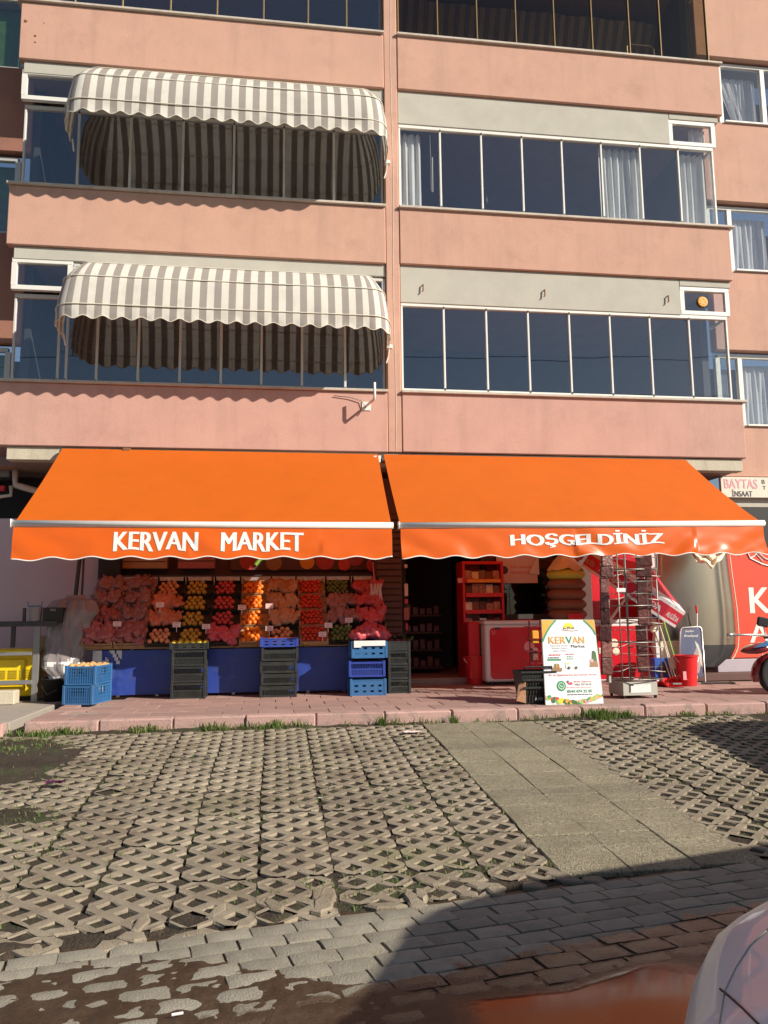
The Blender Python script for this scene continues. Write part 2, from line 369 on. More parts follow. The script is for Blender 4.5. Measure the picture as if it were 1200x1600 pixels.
# soil bed of the lot
def soil_z(x, y):
    z = gz(x, y) - .017 + .006 * nzz(x, y, 3) + .012 * nzz(x, y, 14, 3)
    # bare earth piled over the pavers in places
    for (cx, cy, rx, ry, h) in ((-2.45, 7.7, .6, .75, .055), (-1.75, 6.0, .22, .2, .035), (-1.35, 3.98, .3, .08, .04), (-2.0, 4.0, .4, .2, .03), (3.4, 8.86, 1.2, .06, .03), (-1.0, 8.9, 4, .05, .025)):
        d = ((x - cx) / rx) ** 2 + ((y - cy) / ry) ** 2
        if d < 3: z += h * math.exp(-d) * (1 + .7 * nzz(x, y, 6, 9))
    if 1.66 < x < 2.93: z -= .016
    g_ = y - Yg(x)
    if g_ < .10: z -= .03 * (1 - max(0, g_) / .10)
    return z
g = MB(); X0, X1, Y0, Y1 = -7, 9, 2.6, 9.0
g.grid(lambda u, v: (X0 + (X1 - X0) * u, Y0 + (Y1 - Y0) * v, soil_z(X0 + (X1 - X0) * u, Y0 + (Y1 - Y0) * v)), 400, 200)
soil = solo('soil', g, 'soil', None, None, (0, 6, 0), smooth=True, kind='structure')

# grass pavers
PW, PL, NJ = .425, .585, 6
def paver_mesh(seed, damage=0, NJ=6, PL=.585):
    rr = random.Random(seed); mb = MB(); hx, hy = PW / 4, PL / NJ
    J = {}
    def jit(p, a=.004):
        k = (round(p[0], 4), round(p[1], 4))
        if k not in J: J[k] = (rr.uniform(-a, a), rr.uniform(-a, a), rr.uniform(-.004, .002))
        return J[k]
    def inb(p): return -1e-6 <= p[0] <= PW + 1e-6 and -1e-6 <= p[1] <= PL + 1e-6
    cells = [(i * hx, j * hy) for i in range(5) for j in range(NJ + 1) if (i + j) % 2 == 0]
    s0, s1 = .635, .585
    drop = rr.choice(cells) if damage else None
    for (cx, cy) in cells:
        dirs = [(0, hy), (hx, 0), (0, -hy), (-hx, 0)]
        for k in range(4):
            a, b = dirs[k], dirs[(k + 1) % 4]
            A = (cx + a[0], cy + a[1]); B = (cx + b[0], cy + b[1])
            if not (inb(A) and inb(B)): continue
            if damage and drop and abs(cx - drop[0]) < .01 and abs(cy - drop[1]) < .01: continue
            V = []
            for (P, sgn) in ((A, a), (B, b)):
                jx, jy, jz = jit(P)
                edge = P[0] < .001 or P[0] > PW - .001 or P[1] < .001 or P[1] > PL - .001
                ex = .004 if P[0] < .001 else -.004 if P[0] > PW - .001 else 0; ey = .003 if P[1] < .001 else -.003 if P[1] > PL - .001 else 0
                V.append((P[0] + ex + jx, P[1] + ey + jy, jz - (.004 if edge else 0)))
                onx = (cx < .001 or cx > PW - .001) and abs(sgn[0]) < .001; ony = (cy < .001 or cy > PL - .001) and abs(sgn[1]) < .001
                for (sc, z) in ((s0, -.001), (s1, -.012), (s1 * .94, -.055)):
                    q = jit((P[0] * .5 + cx * .5 + sc, P[1] * .5 + cy * .5), .005)
                    bx = (.006 if cx < .001 else -.006) if onx else 0; by = (.006 if cy < .001 else -.006) if ony else 0
                    V.append((cx + sgn[0] * sc + q[0] + bx, cy + sgn[1] * sc + q[1] + by, z + jz * .5))
            F = [(0, 1, 5, 4)[::-1], (1, 2, 6, 5)[::-1], (2, 3, 7, 6)[::-1]]
            mb.add(V, [f[::-1] for f in F])
    # outer skirt
    for (xa, ya, xb, yb) in ((0, 0, PW, 0), (PW, 0, PW, PL), (PW, PL, 0, PL), (0, PL, 0, 0)):
        n = 4
        for i in range(n):
            pts = []
            for t in (i / n, (i + 1) / n):
                x = xa + (xb - xa) * t; y = ya + (yb - ya) * t; jx, jy, jz = jit((x, y))
                pts.append((x + (.006 if x < .001 else -.006 if x > PW - .001 else 0) + jx, y + (.006 if y < .001 else -.006 if y > PL - .001 else 0) + jy, jz - .006))
            # only where solid (midpoints of lattice bars)
            c = ((pts[0][0] + pts[1][0]) / 2, (pts[0][1] + pts[1][1]) / 2)
    mb.v = [(x - PW / 2, y - PL / 2, z) for x, y, z in mb.v]
    return mb.mesh('grass_paver', 'paver')
PAV = [paver_mesh(i) for i in range(7)] + [paver_mesh(20 + i, 1) for i in range(3)]
SHORT = PL / 3
PAVS = [paver_mesh(40 + i, 0, 2, SHORT) for i in range(3)]
def orient(x, y, rz=0, tilt=.0):
    e = .05; n = Vector((-(gz(x + e, y) - gz(x - e, y)) / (2 * e), -(gz(x, y + e) - gz(x, y - e)) / (2 * e), 1))
    n += Vector((random.uniform(-tilt, tilt), random.uniform(-tilt, tilt), 0)); n.normalize()
    u = Vector((math.cos(rz), math.sin(rz), 0)); u = (u - n * u.dot(n)).normalized(); v = n.cross(u)
    return Matrix(((u.x, v.x, n.x), (u.y, v.y, n.y), (u.z, v.z, n.z)))
def lay(name, me, parent, x, y, dz, rz=0, tilt=0, sc=1):
    o = link(name, me, parent); m = orient(x, y, rz, tilt).to_4x4()
    m.translation = Vector((x, y, gz(x, y) + dz)) - (ORIG[parent.name] if parent else Vector()); o.matrix_local = m
    return o
for (xs, rot) in (([1.425 - PW * k - .003 * k for k in range(12)], 0), ([3.11 + (PW + .006) * k for k in range(6)], 0)):
    for k, xc in enumerate(xs):
        y = 8.72 - PL / 2 + .10 - random.uniform(0, .012)
        while y - PL / 2 > Yg(xc) - .05:
            bad = y - PL / 2 < Yg(xc) + .22 and random.random() < .6
            me = PAV[7 + random.randrange(3)] if bad or random.random() < .04 else PAV[random.randrange(7)]
            lay('grass_paver', me, soil, xc + random.uniform(-.008, .008), y, random.uniform(-.003, .003) - (.003 if bad else 0), R(random.uniform(-.6, .6) * (2 if bad else 1)), .005 if not bad else .014)
            y -= PL + .002
        y += PL / 2 - SHORT / 2
        while y - SHORT / 2 > Yg(xc) - .03:
            lay('grass_paver', PAVS[random.randrange(3)], soil, xc + random.uniform(-.01, .01), y, random.uniform(-.008, .001), R(random.uniform(-2, 2)), .02); y -= SHORT + .003
# broken paver ends along the gutter
def chunk_mesh(seed):
    rr = random.Random(seed); mb = MB(); n = rr.randint(5, 7); L_ = rr.uniform(.07, .13); W_ = rr.uniform(.035, .06); P = []
    for k in range(n):
        a = 2 * math.pi * k / n + rr.uniform(-.2, .2); P.append((math.cos(a) * L_ * rr.uniform(.8, 1.1), math.sin(a) * W_ * rr.uniform(.8, 1.15)))
    V = [(x, y, -.05) for x, y in P] + [(x, y, -.006) for x, y in P] + [(x * .82, y * .8, rr.uniform(-.002, .004)) for x, y in P]
    F = [(i, (i + 1) % n, n + (i + 1) % n, n + i) for i in range(n)] + [(n + i, n + (i + 1) % n, 2 * n + (i + 1) % n, 2 * n + i) for i in range(n)] + [tuple(range(2 * n, 3 * n))]
    mb.add(V, F); return mb.mesh('paver_fragment', 'paver')
CH = [chunk_mesh(i) for i in range(8)]
for k in range(34):
    x = random.uniform(-1.6, 2.1); y = Yg(x) + random.uniform(-.02, .30)
    if 1.5 < x < 2.9 and y > Yg(x) + .2: continue
    lay('paver_fragment', CH[k % 8], soil, x, y, random.uniform(-.006, .006), random.uniform(0, 6.28), .06)

# terrazzo walkway slabs
def slab_mesh(seed, sx, sy, th=.05, b=.006, jit=.004, crack=False):
    rr = random.Random(seed); mb = MB()
    mb.box(-sx / 2, sx / 2, -sy / 2, sy / 2, -th, 0, b)
    mb.v = [(x + rr.uniform(-jit, jit), y + rr.uniform(-jit, jit), z + rr.uniform(-jit, jit) * .4) for x, y, z in mb.v]
    return mb
SL = [slab_mesh(i, .429, .429).mesh('walkway_slab', 'slab_terrazzo') for i in range(5)]
HALF = []
for i in range(4):
    mb = slab_mesh(40 + i, .427, .208, .05, .006, .009); HALF.append(mb.mesh('walkway_slab', 'slab_terrazzo'))
for c in range(3):
    for r_ in range(10):
        x = 1.86 + .431 * c; y = 8.66 - .431 * r_ + (.02 * c)
        if y < Yg(x) + .18: continue
        if (c, r_) in ((1, 6), (2, 7), (2, 5), (0, 8), (1, 8)):   # cracked right across
            a = random.uniform(-.03, .03)
            lay('walkway_slab', HALF[(c + r_) % 4], soil, x, y + .109, -.006, R(1 + 20 * a), .008); lay('walkway_slab', HALF[(c + r_ + 1) % 4], soil, x + .004, y - .107, -.011, R(-1.5 + 20 * a), .012)
        else: lay('walkway_slab', SL[(c * 3 + r_) % 5], soil, x + random.uniform(-.004, .004), y, -.006 + random.uniform(-.004, .004), R(random.uniform(-.5, .5)), .007)

# brick road
ca, sa = math.cos(R(10.1)), math.sin(R(10.1))
def uv2xy(u, v): return (u * ca + v * sa, 4.115 + u * sa - v * ca)
g = MB(); g.grid(lambda u, v: (lambda p: (p[0], p[1], gz(*p) - .05))(uv2xy(-6 + 14 * u, -.03 + 5 * v)), 60, 30, flip=True)
road = solo('brick_road', g, 'soil', None, None, (0, 3, 0), kind='structure')
BLn, BWn = .212, .142
def brick_mesh(seed):
    rr = random.Random(seed); mb = MB(); hx = BLn / 2 - .005; hy = BWn / 2 - .005; b = .007; n = 4
    # slightly crowned, worn top
    def top(u, v):
        x = -hx + 2 * hx * u; y = -hy + 2 * hy * v
        e = (1 - (2 * u - 1) ** 8) * (1 - (2 * v - 1) ** 6)
        return (x + rr.uniform(-.0015, .0015), y + rr.uniform(-.0015, .0015), -.007 + .007 * e ** .5 + (.0012 * rr.uniform(-1, 1)))
    mb.grid(top, 5, 4)
    for (p, q) in (((-hx, -hy), (hx, -hy)), ((hx, -hy), (hx, hy)), ((hx, hy), (-hx, hy)), ((-hx, hy), (-hx, -hy))):
        mb.add([(*p, -.05), (*q, -.05), (*q, -.0065), (*p, -.0065)], [(0, 1, 2, 3)])
    return mb.mesh('brick', 'brick_grey', True)
BR = [brick_mesh(i) for i in range(6)]
for me in BR: sm_angle(me, 50)
cnt = []; BRZ = {}
for r_ in range(0, 20):
    for c in range(-22, 34):
        u = c * BLn + (BLn / 2 if r_ % 2 else 0) + random.uniform(-.004, .004) + .03 * (r_ % 3); v = .071 + BWn * r_ + random.uniform(-.002, .002); x, y = uv2xy(u, v)
        q = RM.transposed() @ Vector((x, y, gz(x, y) - H)); 
        if q.z < .5: continue
        px, py = 600 + 1238 * q.x / q.z, 800 + 1238 * q.y / q.z
        if -420 < px < 1330 and py < 1690: cnt.append((py, x, y))
cnt.sort(key=lambda q: abs(q[1] - .8))
rest = MB()
for i, (py, x, y) in enumerate(cnt):
    rzj = R(10.1 + random.uniform(-.9, .9)); dz = random.uniform(-.003, .003)
    if i < 300: lay('brick', BR[i % 6], road, x, y, dz, rzj, .016)
print('bricks', len(cnt))

# mud and puddle in the gutter
import bisect
VB = [(-9, .0), (-1.2, .05), (-.45, .12), (-.25, .28), (.0, .50), (.2, .72), (.55, .90), (.9, .95), (1.3, .86), (1.7, .84), (9, .8)]
def vb(u):
    for (a, b), (c, d) in zip(VB, VB[1:]):
        if a <= u <= c: return b + (d - b) * (u - a) / (c - a)
    return 1
def mud_level(u, v):
    d = v - vb(u) + .09 * MN.noise(Vector((u * 5, v * 5, 2)))
    t = max(0, min(1, d / .22)); base = -.02 + t * (.0182 + .004 * MN.noise(Vector((u * 2.2, v * 2.2, 4))))
    # deeper, open water in the middle and right of the road edge
    deep = max(0, min(1, (u - (.32 - .25 * (v - .8))) / .35)) * max(0, min(1, (v - vb(u) - .17) / .12)) * max(0, min(1, (2.1 - u) / .5))
    deep *= max(0, min(1, (1.55 - u + .9 * (v - .85)) / .5))
    return base, t, deep
wet = []
U0, U1, V0, V1 = -3.4, 3.2, -.05, 1.9; NU, NV = 500, 170
g = MB()
def mudfn(a, b):
    u = U0 + (U1 - U0) * a; v = V0 + (V1 - V0) * b; x, y = uv2xy(u, v); base, t, deep = mud_level(u, v)
    z = base + (1 - deep) * (.0058 * MN.noise(Vector((u * 9, v * 9, 0))) + .004 * MN.noise(Vector((u * 26, v * 26, 5)))) + deep * .0055
    wet.append(max(0, (deep - .6) / .4)); return (x, y, gz(x, y) + z)
g.grid(mudfn, NU, NV, flip=True)
mo = solo('puddle', g, 'mud', None, None, (0, 3, 0), smooth=True, kind='structure')
a = mo.data.attributes.new('wet', 'FLOAT', 'POINT'); a.data.foreach_set('value', wet)

# pavement, kerb, tiles
g = MB(); g.box(-2.58, 14, 9.1, 12.42, -.3, .092); pav = solo('pavement', g, 'concrete', None, None, (3, 10, 0), kind='structure')
g = MB(); g.box(-14, -2.72, 8.97, 13, -.3, .118, .01); cs = solo('concrete_pavement', g, 'concrete', None, None, (-6, 10, 0), kind='structure')
g = MB(); g.box(-2.72, -2.58, 9.0, 12.4, -.3, .02)
part(pav, 'drain_channel', g, 'soil')
KS = []
for i in range(4):
    mb = MB(); mb.box(-.378, .378, -.075, .075, -.3, .118, .016); rr = random.Random(i + 60)
    mb.v = [(x, y + rr.uniform(-.006, .006), z + rr.uniform(-.004, .004)) for x, y, z in mb.v]; KS.append(mb.mesh('kerbstone', 'kerb_pink'))
for k in range(18):
    o = link('kerbstone', KS[k % 4], pav); o.location = Vector((-2.2 + .764 * k, 9.02 + random.uniform(-.008, .008), random.uniform(-.006, .004))) - ORIG[pav.name]; o.rotation_euler = (0, 0, R(random.uniform(-.6, .6)))
for k in range(6):
    o = link('kerbstone', KS[k % 4], cs); o.location = Vector((-3.12 - .764 * k, 8.89, .002)) - ORIG[cs.name]
TM = []
for i in range(5):
    mb = slab_mesh(70 + i, .394, .394, .03, .004, .002); TM.append(mb.mesh('paving_tile', 'tile_pink'))
for r_ in range(8):
    for c in range(27):
        o = link('paving_tile', TM[(r_ * 7 + c * 3) % 5], pav)
        o.location = Vector((-2.36 + .4 * c + (.2 if r_ % 2 else 0) - (.2 if r_ % 2 and c == 0 else 0), 9.31 + .4 * r_, .121 + random.uniform(-.003, .003))) - ORIG[pav.name]
        if r_ % 2 and c == 0: o.scale = (.5, 1, 1); o.location.x = -2.47 - ORIG[pav.name].x
        o.rotation_euler = (random.uniform(-.006, .006), random.uniform(-.006, .006), random.uniform(-.004, .004))
g = MB(); g.box(-14, 14, 12.43, 17, -.3, .20); o = solo('shop_floor', g, 'tile_pink', None, None, (0, 14, 0), kind='structure')

# grass and weeds
gm = MB(); rr = random.Random(5)
def blade(x, y, z, h, mi):
    a = rr.uniform(0, 6.28); wv = .0035 + h * .03; lx, ly = math.cos(a) * h * .55, math.sin(a) * h * .55; px_, py_ = -math.sin(a) * wv, math.cos(a) * wv
    gm.add([(x - px_, y - py_, z), (x + px_, y + py_, z), (x + lx * .45 + px_ * .7, y + ly * .45 + py_ * .7, z + h * .62), (x + lx * .45 - px_ * .7, y + ly * .45 - py_ * .7, z + h * .62), (x + lx, y + ly, z + h)], [(0, 1, 2, 3), (3, 2, 4)], mi)
for k in range(4200):                                   # strip along the kerb
    x = rr.uniform(-3.2, 6); y = 8.92 - abs(rr.gauss(0, .06)); d = MN.noise(Vector((x * 2.6, 3, 0))) + .5 * MN.noise(Vector((x * 9, 1, 0))) + .2 + (.15 if x < 0.2 else 0)
    if rr.random() < d * 1.1: blade(x, y, soil_z(x, y), rr.uniform(.015, .05) * (1 + max(0, d)), 0 if rr.random() < .8 else 1)
for (cx, cy, n, rad, hh) in ((-2.35, 8.78, 70, .16, .09), (3.72, 8.86, 240, .17, .13), (4.0, 8.86, 100, .12, .09), (.0, 8.85, 130, .25, .08), (1.2, 8.85, 50, .05, .14), (2.0, 8.86, 50, .05, .12)):
    for k in range(n):
        x, y = rr.gauss(cx, rad * .5), min(8.92, rr.gauss(cy, rad * .25)); blade(x, y, soil_z(x, y) - .005, rr.uniform(.4, 1) * hh, 0)
for k in range(26000):                                  # tufts in the paver holes
    x = rr.uniform(-3, 6); y = rr.uniform(4.2, 8.8)
    d = MN.noise(Vector((x * .9, y * .9, 7))) + .35 * MN.noise(Vector((x * 3, y * 3, 1))) + .10
    if 1.64 < x < 2.96: continue
    if rr.random() < d * 1.5:
        blade(x, y, soil_z(x, y), rr.uniform(.012, .034), 0 if rr.random() < .75 else 1)
solo('grass', gm, ['grass_blade', 'dry_blade'], 'short green grass and weeds growing from the paver holes and along the kerb', 'grass', (1, 7, 0), kind='stuff')

# ================================================================== BUILDING
FA = 11.9
B = thing('apartment_building', 'pink rendered apartment block with glazed balconies over the orange shop awnings', 'building', (2, 12, .2))
def bp(name, mb, m, **k): return part(B, name, mb, m, **k)
SILL = [4.65, 7.73, 10.80]; PB = [3.70, 6.78, 9.83, 12.9]
XL0, XL1, XR0, XR1 = -4.0, 1.75, 1.97, 7.70
def pbox(name, m, *a, b=.012, **k): g = MB(); g.box(*a, b); return bp(name, g, m, **k)
for i in range(4):
    z0 = PB[i]; z1 = SILL[i] if i < 3 else 13.9; pm = 'pink_stucco_low' if i == 0 else 'pink_stucco'
    dx = (.0, -.012, .02, 0)[i]
    pbox('parapet', pm, XL0 + dx, XL1 - .004, FA, FA + .16, z0, z1); pbox('parapet', pm, XR0 + .004, XR1 + .03 + dx, FA, FA + .16, z0 + .01, z1 + .01)
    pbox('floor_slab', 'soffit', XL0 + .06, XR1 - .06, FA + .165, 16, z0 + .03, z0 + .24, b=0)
    if i < 3:
        for (xa, xb) in ((XL0 - .04, XL1 + .0), (XR0 + .0, XR1 + .09)):
            pbox('sill', 'sill_stone', xa, xb, FA - .045, FA + .2, z1 + .002, z1 + .045, b=.006)
    if i > 0:   # cream head beam under the parapet
        zb = z0 - .2
        pbox('head_beam', 'header_grey', XL0 + .09, XL1 - .006, FA + .05, FA + .19, zb, z0 - .003, b=.008)
        zb2 = z0 - (.62 if i == 1 else .58)
        pbox('head_beam', 'header_grey', XR0 + .008, 6.76, FA + .05, FA + .19, zb2, z0 + .007, b=.008)
        pbox('head_beam', 'header_grey', 6.764, XR1 - .02, FA + .048, FA + .19, z0 - .11, z0 + .005, b=.008)
pbox('pillar', 'pink_stucco', XL1, XR0, FA + .012, 12.5, 3.705, 13.9)
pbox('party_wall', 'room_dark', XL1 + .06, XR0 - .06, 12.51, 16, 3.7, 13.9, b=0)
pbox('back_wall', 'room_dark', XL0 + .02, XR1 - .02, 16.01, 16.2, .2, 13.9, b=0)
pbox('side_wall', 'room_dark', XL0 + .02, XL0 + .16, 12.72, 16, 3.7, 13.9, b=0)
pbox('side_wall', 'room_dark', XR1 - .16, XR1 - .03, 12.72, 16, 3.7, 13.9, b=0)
pbox('roof', 'concrete', -9, 14, 11.7, 16.4, 13.905, 14.1)
# cream beam over the shop and the soffit behind it
pbox('shop_beam', 'beam_cream', XL0 + .14, XR1 - .02, FA + .05, FA + .25, 3.5, 3.697, b=.008)
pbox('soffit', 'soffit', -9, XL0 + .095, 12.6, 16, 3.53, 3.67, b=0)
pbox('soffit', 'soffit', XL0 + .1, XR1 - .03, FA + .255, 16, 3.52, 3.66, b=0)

def glazing(name_label, xs, z0, z1, y, fm, th=.02, fr=.045, head=.06, zs=None, end_return=None, glass='window_glass', thick_ends=True):
    """a framed run of frameless-looking panes: frame (part) with pane and mullion sub-parts"""
    g = MB(); a, b = xs[0], xs[-1]
    g.box(a, b, y - .035, y + .035, z0, z0 + .05, .005); g.box(a, b, y - .035, y + .035, z1 - head, z1, .005)
    g.box(a, a + fr * .7, y - .03, y + .03, z0 + .051, z1 - head - .001, .004); g.box(b - fr * .7, b, y - .03, y + .03, z0 + .051, z1 - head - .001, .004)
    f = bp('window_frame', g, fm)
    for i, x in enumerate(xs[1:-1]):
        q = MB(); q.box(x - th * .75, x + th * .75, y - .026, y + .026, z0 + .052, z1 - head - .002, .004); part(f, 'mullion', q, fm)
        q = MB(); q.box(x - .011, x + .011, y - .042, y - .0265, z0 + .035, z0 + .07); part(f, 'hinge_clip', q, 'dark_metal'); q = MB(); q.box(x - .011, x + .011, y - .042, y - .0265, z1 - head - .02, z1 - head + .012); part(f, 'hinge_clip', q, 'dark_metal')
    for x0, x1 in zip(xs, xs[1:]):
        q = MB(); q.box(x0 + .008, x1 - .008, y - .004, y + .004, z0 + .04, z1 - head + .01)
        # each pane hangs a hair out of true
        t = random.uniform(-.004, .004); s_ = random.uniform(-.003, .003)
        q.v = [(vx, vy + (vz - z0) * t + (vx - x0) * s_, vz) for vx, vy, vz in q.v]
        part(f, 'pane', q, glass)
    return f
def transom(x0, x1, z0, z1, y, fm, fw=.075, glass='window_glass'):
    g = MB(); g.box(x0, x1, y - .04, y + .03, z0, z0 + fw, .006); g.box(x0, x1, y - .04, y + .03, z1 - fw, z1, .006)
    g.box(x0, x0 + fw, y - .039, y + .029, z0 + fw, z1 - fw, 0); g.box(x1 - fw, x1, y - .039, y + .029, z0 + fw, z1 - fw, 0)
    f = bp('window_frame', g, fm); q = MB(); q.box(x0 + fw - .01, x1 - fw + .01, y - .005, y + .005, z0 + fw - .01, z1 - fw + .01); part(f, 'pane', q, glass); return f
GY = 12.0
# right-hand flats
glazing('', [1.985 + .703 * k for k in range(8)] + [7.60], 4.70, 6.17, GY, 'white_frame')
transom(6.77, 7.66, 6.175, 6.67, GY, 'white_frame')
glazing('', [1.985 + .703 * k for k in range(8)] + [7.56], 7.78, 9.25, GY, 'white_frame')
transom(6.75, 7.62, 9.255, 9.72, GY, 'white_frame')
glazing('', [2.0 + .69 * k for k in range(7)] + [6.72, 7.62], 10.86, 12.5, GY, 'bronze_frame', th=.014, fr=.03, glass='bronze_shade_glass')  # bronze pane tint puts shade over the blind behind it
for (z0, z1, x) in ((4.70, 6.17, 7.60), (7.78, 9.25, 7.56), (10.86, 12.5, 7.62)):   # glass return on the corner
    g = MB(); g.box(x - .03, x, GY + .04, 12.46, z0, z0 + .05); g.box(x - .03, x, GY + .04, 12.46, z1 - .05, z1); f = bp('corner_frame', g, 'white_frame')
    q = MB(); q.box(x - .02, x - .012, GY + .04, 12.46, z0 + .05, z1 - .05); part(f, 'pane', q, 'clear_glass')
# left-hand flats
for (b_, xs) in ((4.70, [-3.9, -3.24, -3.12, -2.68, -2.07, -1.45, -.83, -.21, .42, 1.10, 1.74]), (7.79, [-3.9, -3.08, -2.29, -1.48, -.68, .12, .93, 1.74])):
    glazing('', xs, b_, b_ + 1.38, GY + .10, 'alu_frame', th=.024)
    transom(-3.93, -3.05, b_ + 1.4, b_ + 1.9, GY, 'white_frame')
    transom(-3.045, 1.735, b_ + 1.4, b_ + 1.85, GY, 'alu_frame', .05)
glazing('', [-3.9, -3.2, -2.47, -1.72, -.98, -.23, .50, 1.14, 1.74], 10.86, 12.5, GY, 'bronze_frame', th=.016, fr=.03)

# curtains, things hanging in the flats
def curtain(x0, x1, z0, z1, y, m='curtain', amp=.035, per=.11, label='', shape=None):
    g = MB(); n = max(8, int((x1 - x0) / .018)); ph = random.uniform(0, 6)
    def fn(u, v):
        x = x0 + (x1 - x0) * u
        if shape: x = shape(u, v, x)
        return (x, y + amp * math.sin(ph + 6.283 * (x0 + (x1 - x0) * u) / per) * (.5 + .5 * (1 - v * .3)) + .012 * math.sin(u * 31 + v * 3), z0 + (z1 - z0) * v)
    g.grid(fn, n, 8); return solo('curtain', g, m, label, 'curtain', (x0, y, z0), smooth=True)
curtain(2.02, 2.40, 7.82, 9.2, 12.16, label='white curtain drawn to the left end of the upper right balcony')
curtain(5.52, 6.28, 7.82, 9.2, 12.16, label='wide white curtain between the sixth and seventh panes of the upper right balcony')
curtain(6.98, 7.50, 7.82, 9.2, 12.16, label='white curtain at the right corner of the upper right balcony')
curtain(7.25, 7.52, 9.32, 9.68, 12.16, label='short white curtain behind the small top window of the upper right balcony')
g = MB(); g.lathe([(.001, 0), (.03, .01), (.02, .1), (.012, .12), (.012, .24), (.05, .26), (.05, .29), (.001, .31)], (3.66, 12.7, 8.35)); solo('hanging_ornament', g, 'dark_metal', 'small dark ornament hanging behind the third pane of the upper right balcony', 'ornament', (3.66, 12.7, 8.35), smooth=True)
g = MB(); g.tube([(2.55, 12.12, 9.2), (2.56, 12.12, 8.6), (2.555, 12.12, 8.2), (2.58, 12.12, 8.18), (2.585, 12.12, 8.8)], .007, 6); solo('blind_cord', g, 'white_frame', 'white looped cord hanging behind the first pane beside the curtain', 'cord', (2.55, 12.12, 8.2))
g = MB(); g.lathe([(.001, -.006), (.075, -.006), (.09, 0), (.075, .006), (.001, .006)], (0, 0, 0), 24, mtx=Matrix.Rotation(R(90), 3, 'X'))
for k in range(5): a_ = k * 1.257; g.box(.05 * math.cos(a_) - .008, .05 * math.cos(a_) + .008, -.012, -.006, .05 * math.sin(a_) - .008, .05 * math.sin(a_) + .008)
g.xf(Matrix.Translation((7.18, 11.97, 6.42))); solo('vent_cap', g, 'pr_orange', 'round yellow vent cap in the small top window of the lower right balcony', 'vent', (7.18, 11.97, 6.42))
# old iron hooks on the lower right head beam
for (px, py) in ((661, 453), (851, 461), (1044, 470)):
    p = at(px, py, 11.93); g = MB(); g.tube([(p.x, FA + .06, p.z + .09), (p.x, FA + .015, p.z + .085), (p.x - .002, FA + .01, p.z - .02), (p.x - .02, FA + .01, p.z - .035)], .011, 6)
    bp('iron_hook', g, 'rust_iron')
# rust stain marks / plaster chips on the top left parapet
for (px, py, r_) in ((40, 33, .03), (55, 56, .022), (55, 66, .016), (69, 36, .01)):
    p = at(px, py, FA); g = MB(); g.lathe([(r_, 0), (r_ * .6, .006), (.001, .007)], (0, 0, 0), 7, mtx=Matrix.Rotation(R(90), 3, 'X')); g.xf(Matrix.Translation((p.x, FA - .0005, p.z))); bp('plaster_chip', g, 'rust_iron')

# cables running down the pillar
for (x, r_) in ((1.87, .006),):
    g = MB(); g.tube([(x + .01 * math.sin(z * 1.7), FA + .012, z) for z in [3.75 + .5 * k for k in range(19)]], r_, 6); bp('cable', g, 'sill_stone')

# wings set back either side
WY = 12.55
def wing(name_side, x0, x1, bands, y, m):
    for (z0, z1) in bands: pbox('wing_wall', m, x0, x1, y, y + .2, z0, z1)
def wing_window(xs, z0, z1, y, fm, glass='window_glass'):
    g = MB(); a, b = xs[0], xs[-1]; g.box(a, b, y - .03, y + .05, z0, z0 + .07, .006); g.box(a, b, y - .03, y + .05, z1 - .07, z1, .006)
    f = bp('window_frame', g, fm)
    for i, x in enumerate(xs):
        q = MB(); q.box(x - .045, x + .045, y - .035, y + .05, z0 + .071, z1 - .071, .006); part(f, 'mullion', q, fm)
    for x0, x1 in zip(xs, xs[1:]):
        q = MB(); q.box(x0 + .046, x1 - .046, y - .004, y + .004, z0 + .06, z1 - .06); part(f, 'pane', q, glass)
    return f
wing('', XR1 + .03, 13, [(3.52, 4.42), (5.80, 7.28), (8.62, 10.17), (11.5, 13.9)], WY, 'pink_stucco')
for (z0, z1) in ((4.42, 5.80), (7.28, 8.62), (10.17, 11.5)):
    wing_window([XR1 + .1, 8.22, 9.1, 9.75, 10.7, 11.7, 12.9], z0 + .002, z1 - .04, WY + .14, 'white_frame')
    pbox('sill', 'white_frame', 8.2, 13, WY - .04, WY + .1, z0 + .001, z0 + .035, b=.004)
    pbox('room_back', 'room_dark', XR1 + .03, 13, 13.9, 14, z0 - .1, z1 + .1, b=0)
curtain(8.27, 8.98, 4.5, 5.62, 12.86, 'lace', .02, .09, 'white lace curtain in the lowest window right of the balconies')
curtain(7.85, 8.16, 4.5, 5.45, 12.86, 'lace', .02, .09, 'narrow lace curtain beside the corner of the lower right balcony')
curtain(8.27, 9.05, 7.36, 8.45, 12.86, 'lace', .02, .10, 'white lace curtain in the middle window right of the balconies')
curtain(8.27, 9.06, 10.25, 11.3, 12.86, 'lace', .02, .06, 'white draped curtain parted at the bottom in the top right window', shape=lambda u, v, x: x if u > .5 else x + .25 * (1 - v) * (u - .5) * -1.2 + .18 * (1 - v))
wing('', -9, XL0 + .04, [(3.52, 4.6), (5.5, 7.32), (8.72, 10.2), (11.6, 13.9)], WY + .1, 'pink_shaded')
for (z0, z1) in ((4.6, 5.5), (7.32, 8.72), (10.2, 11.6)):
    wing_window([-8.8, -7, -5.3, -4.17], z0 + .002, z1 - .05, WY + .22, 'alu_frame')
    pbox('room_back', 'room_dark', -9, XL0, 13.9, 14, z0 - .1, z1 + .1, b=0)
    pbox('window_blind', 'leaf', -5.3, -4.2, WY + .42, WY + .44, z0 + .05, z1 - .1, b=0)

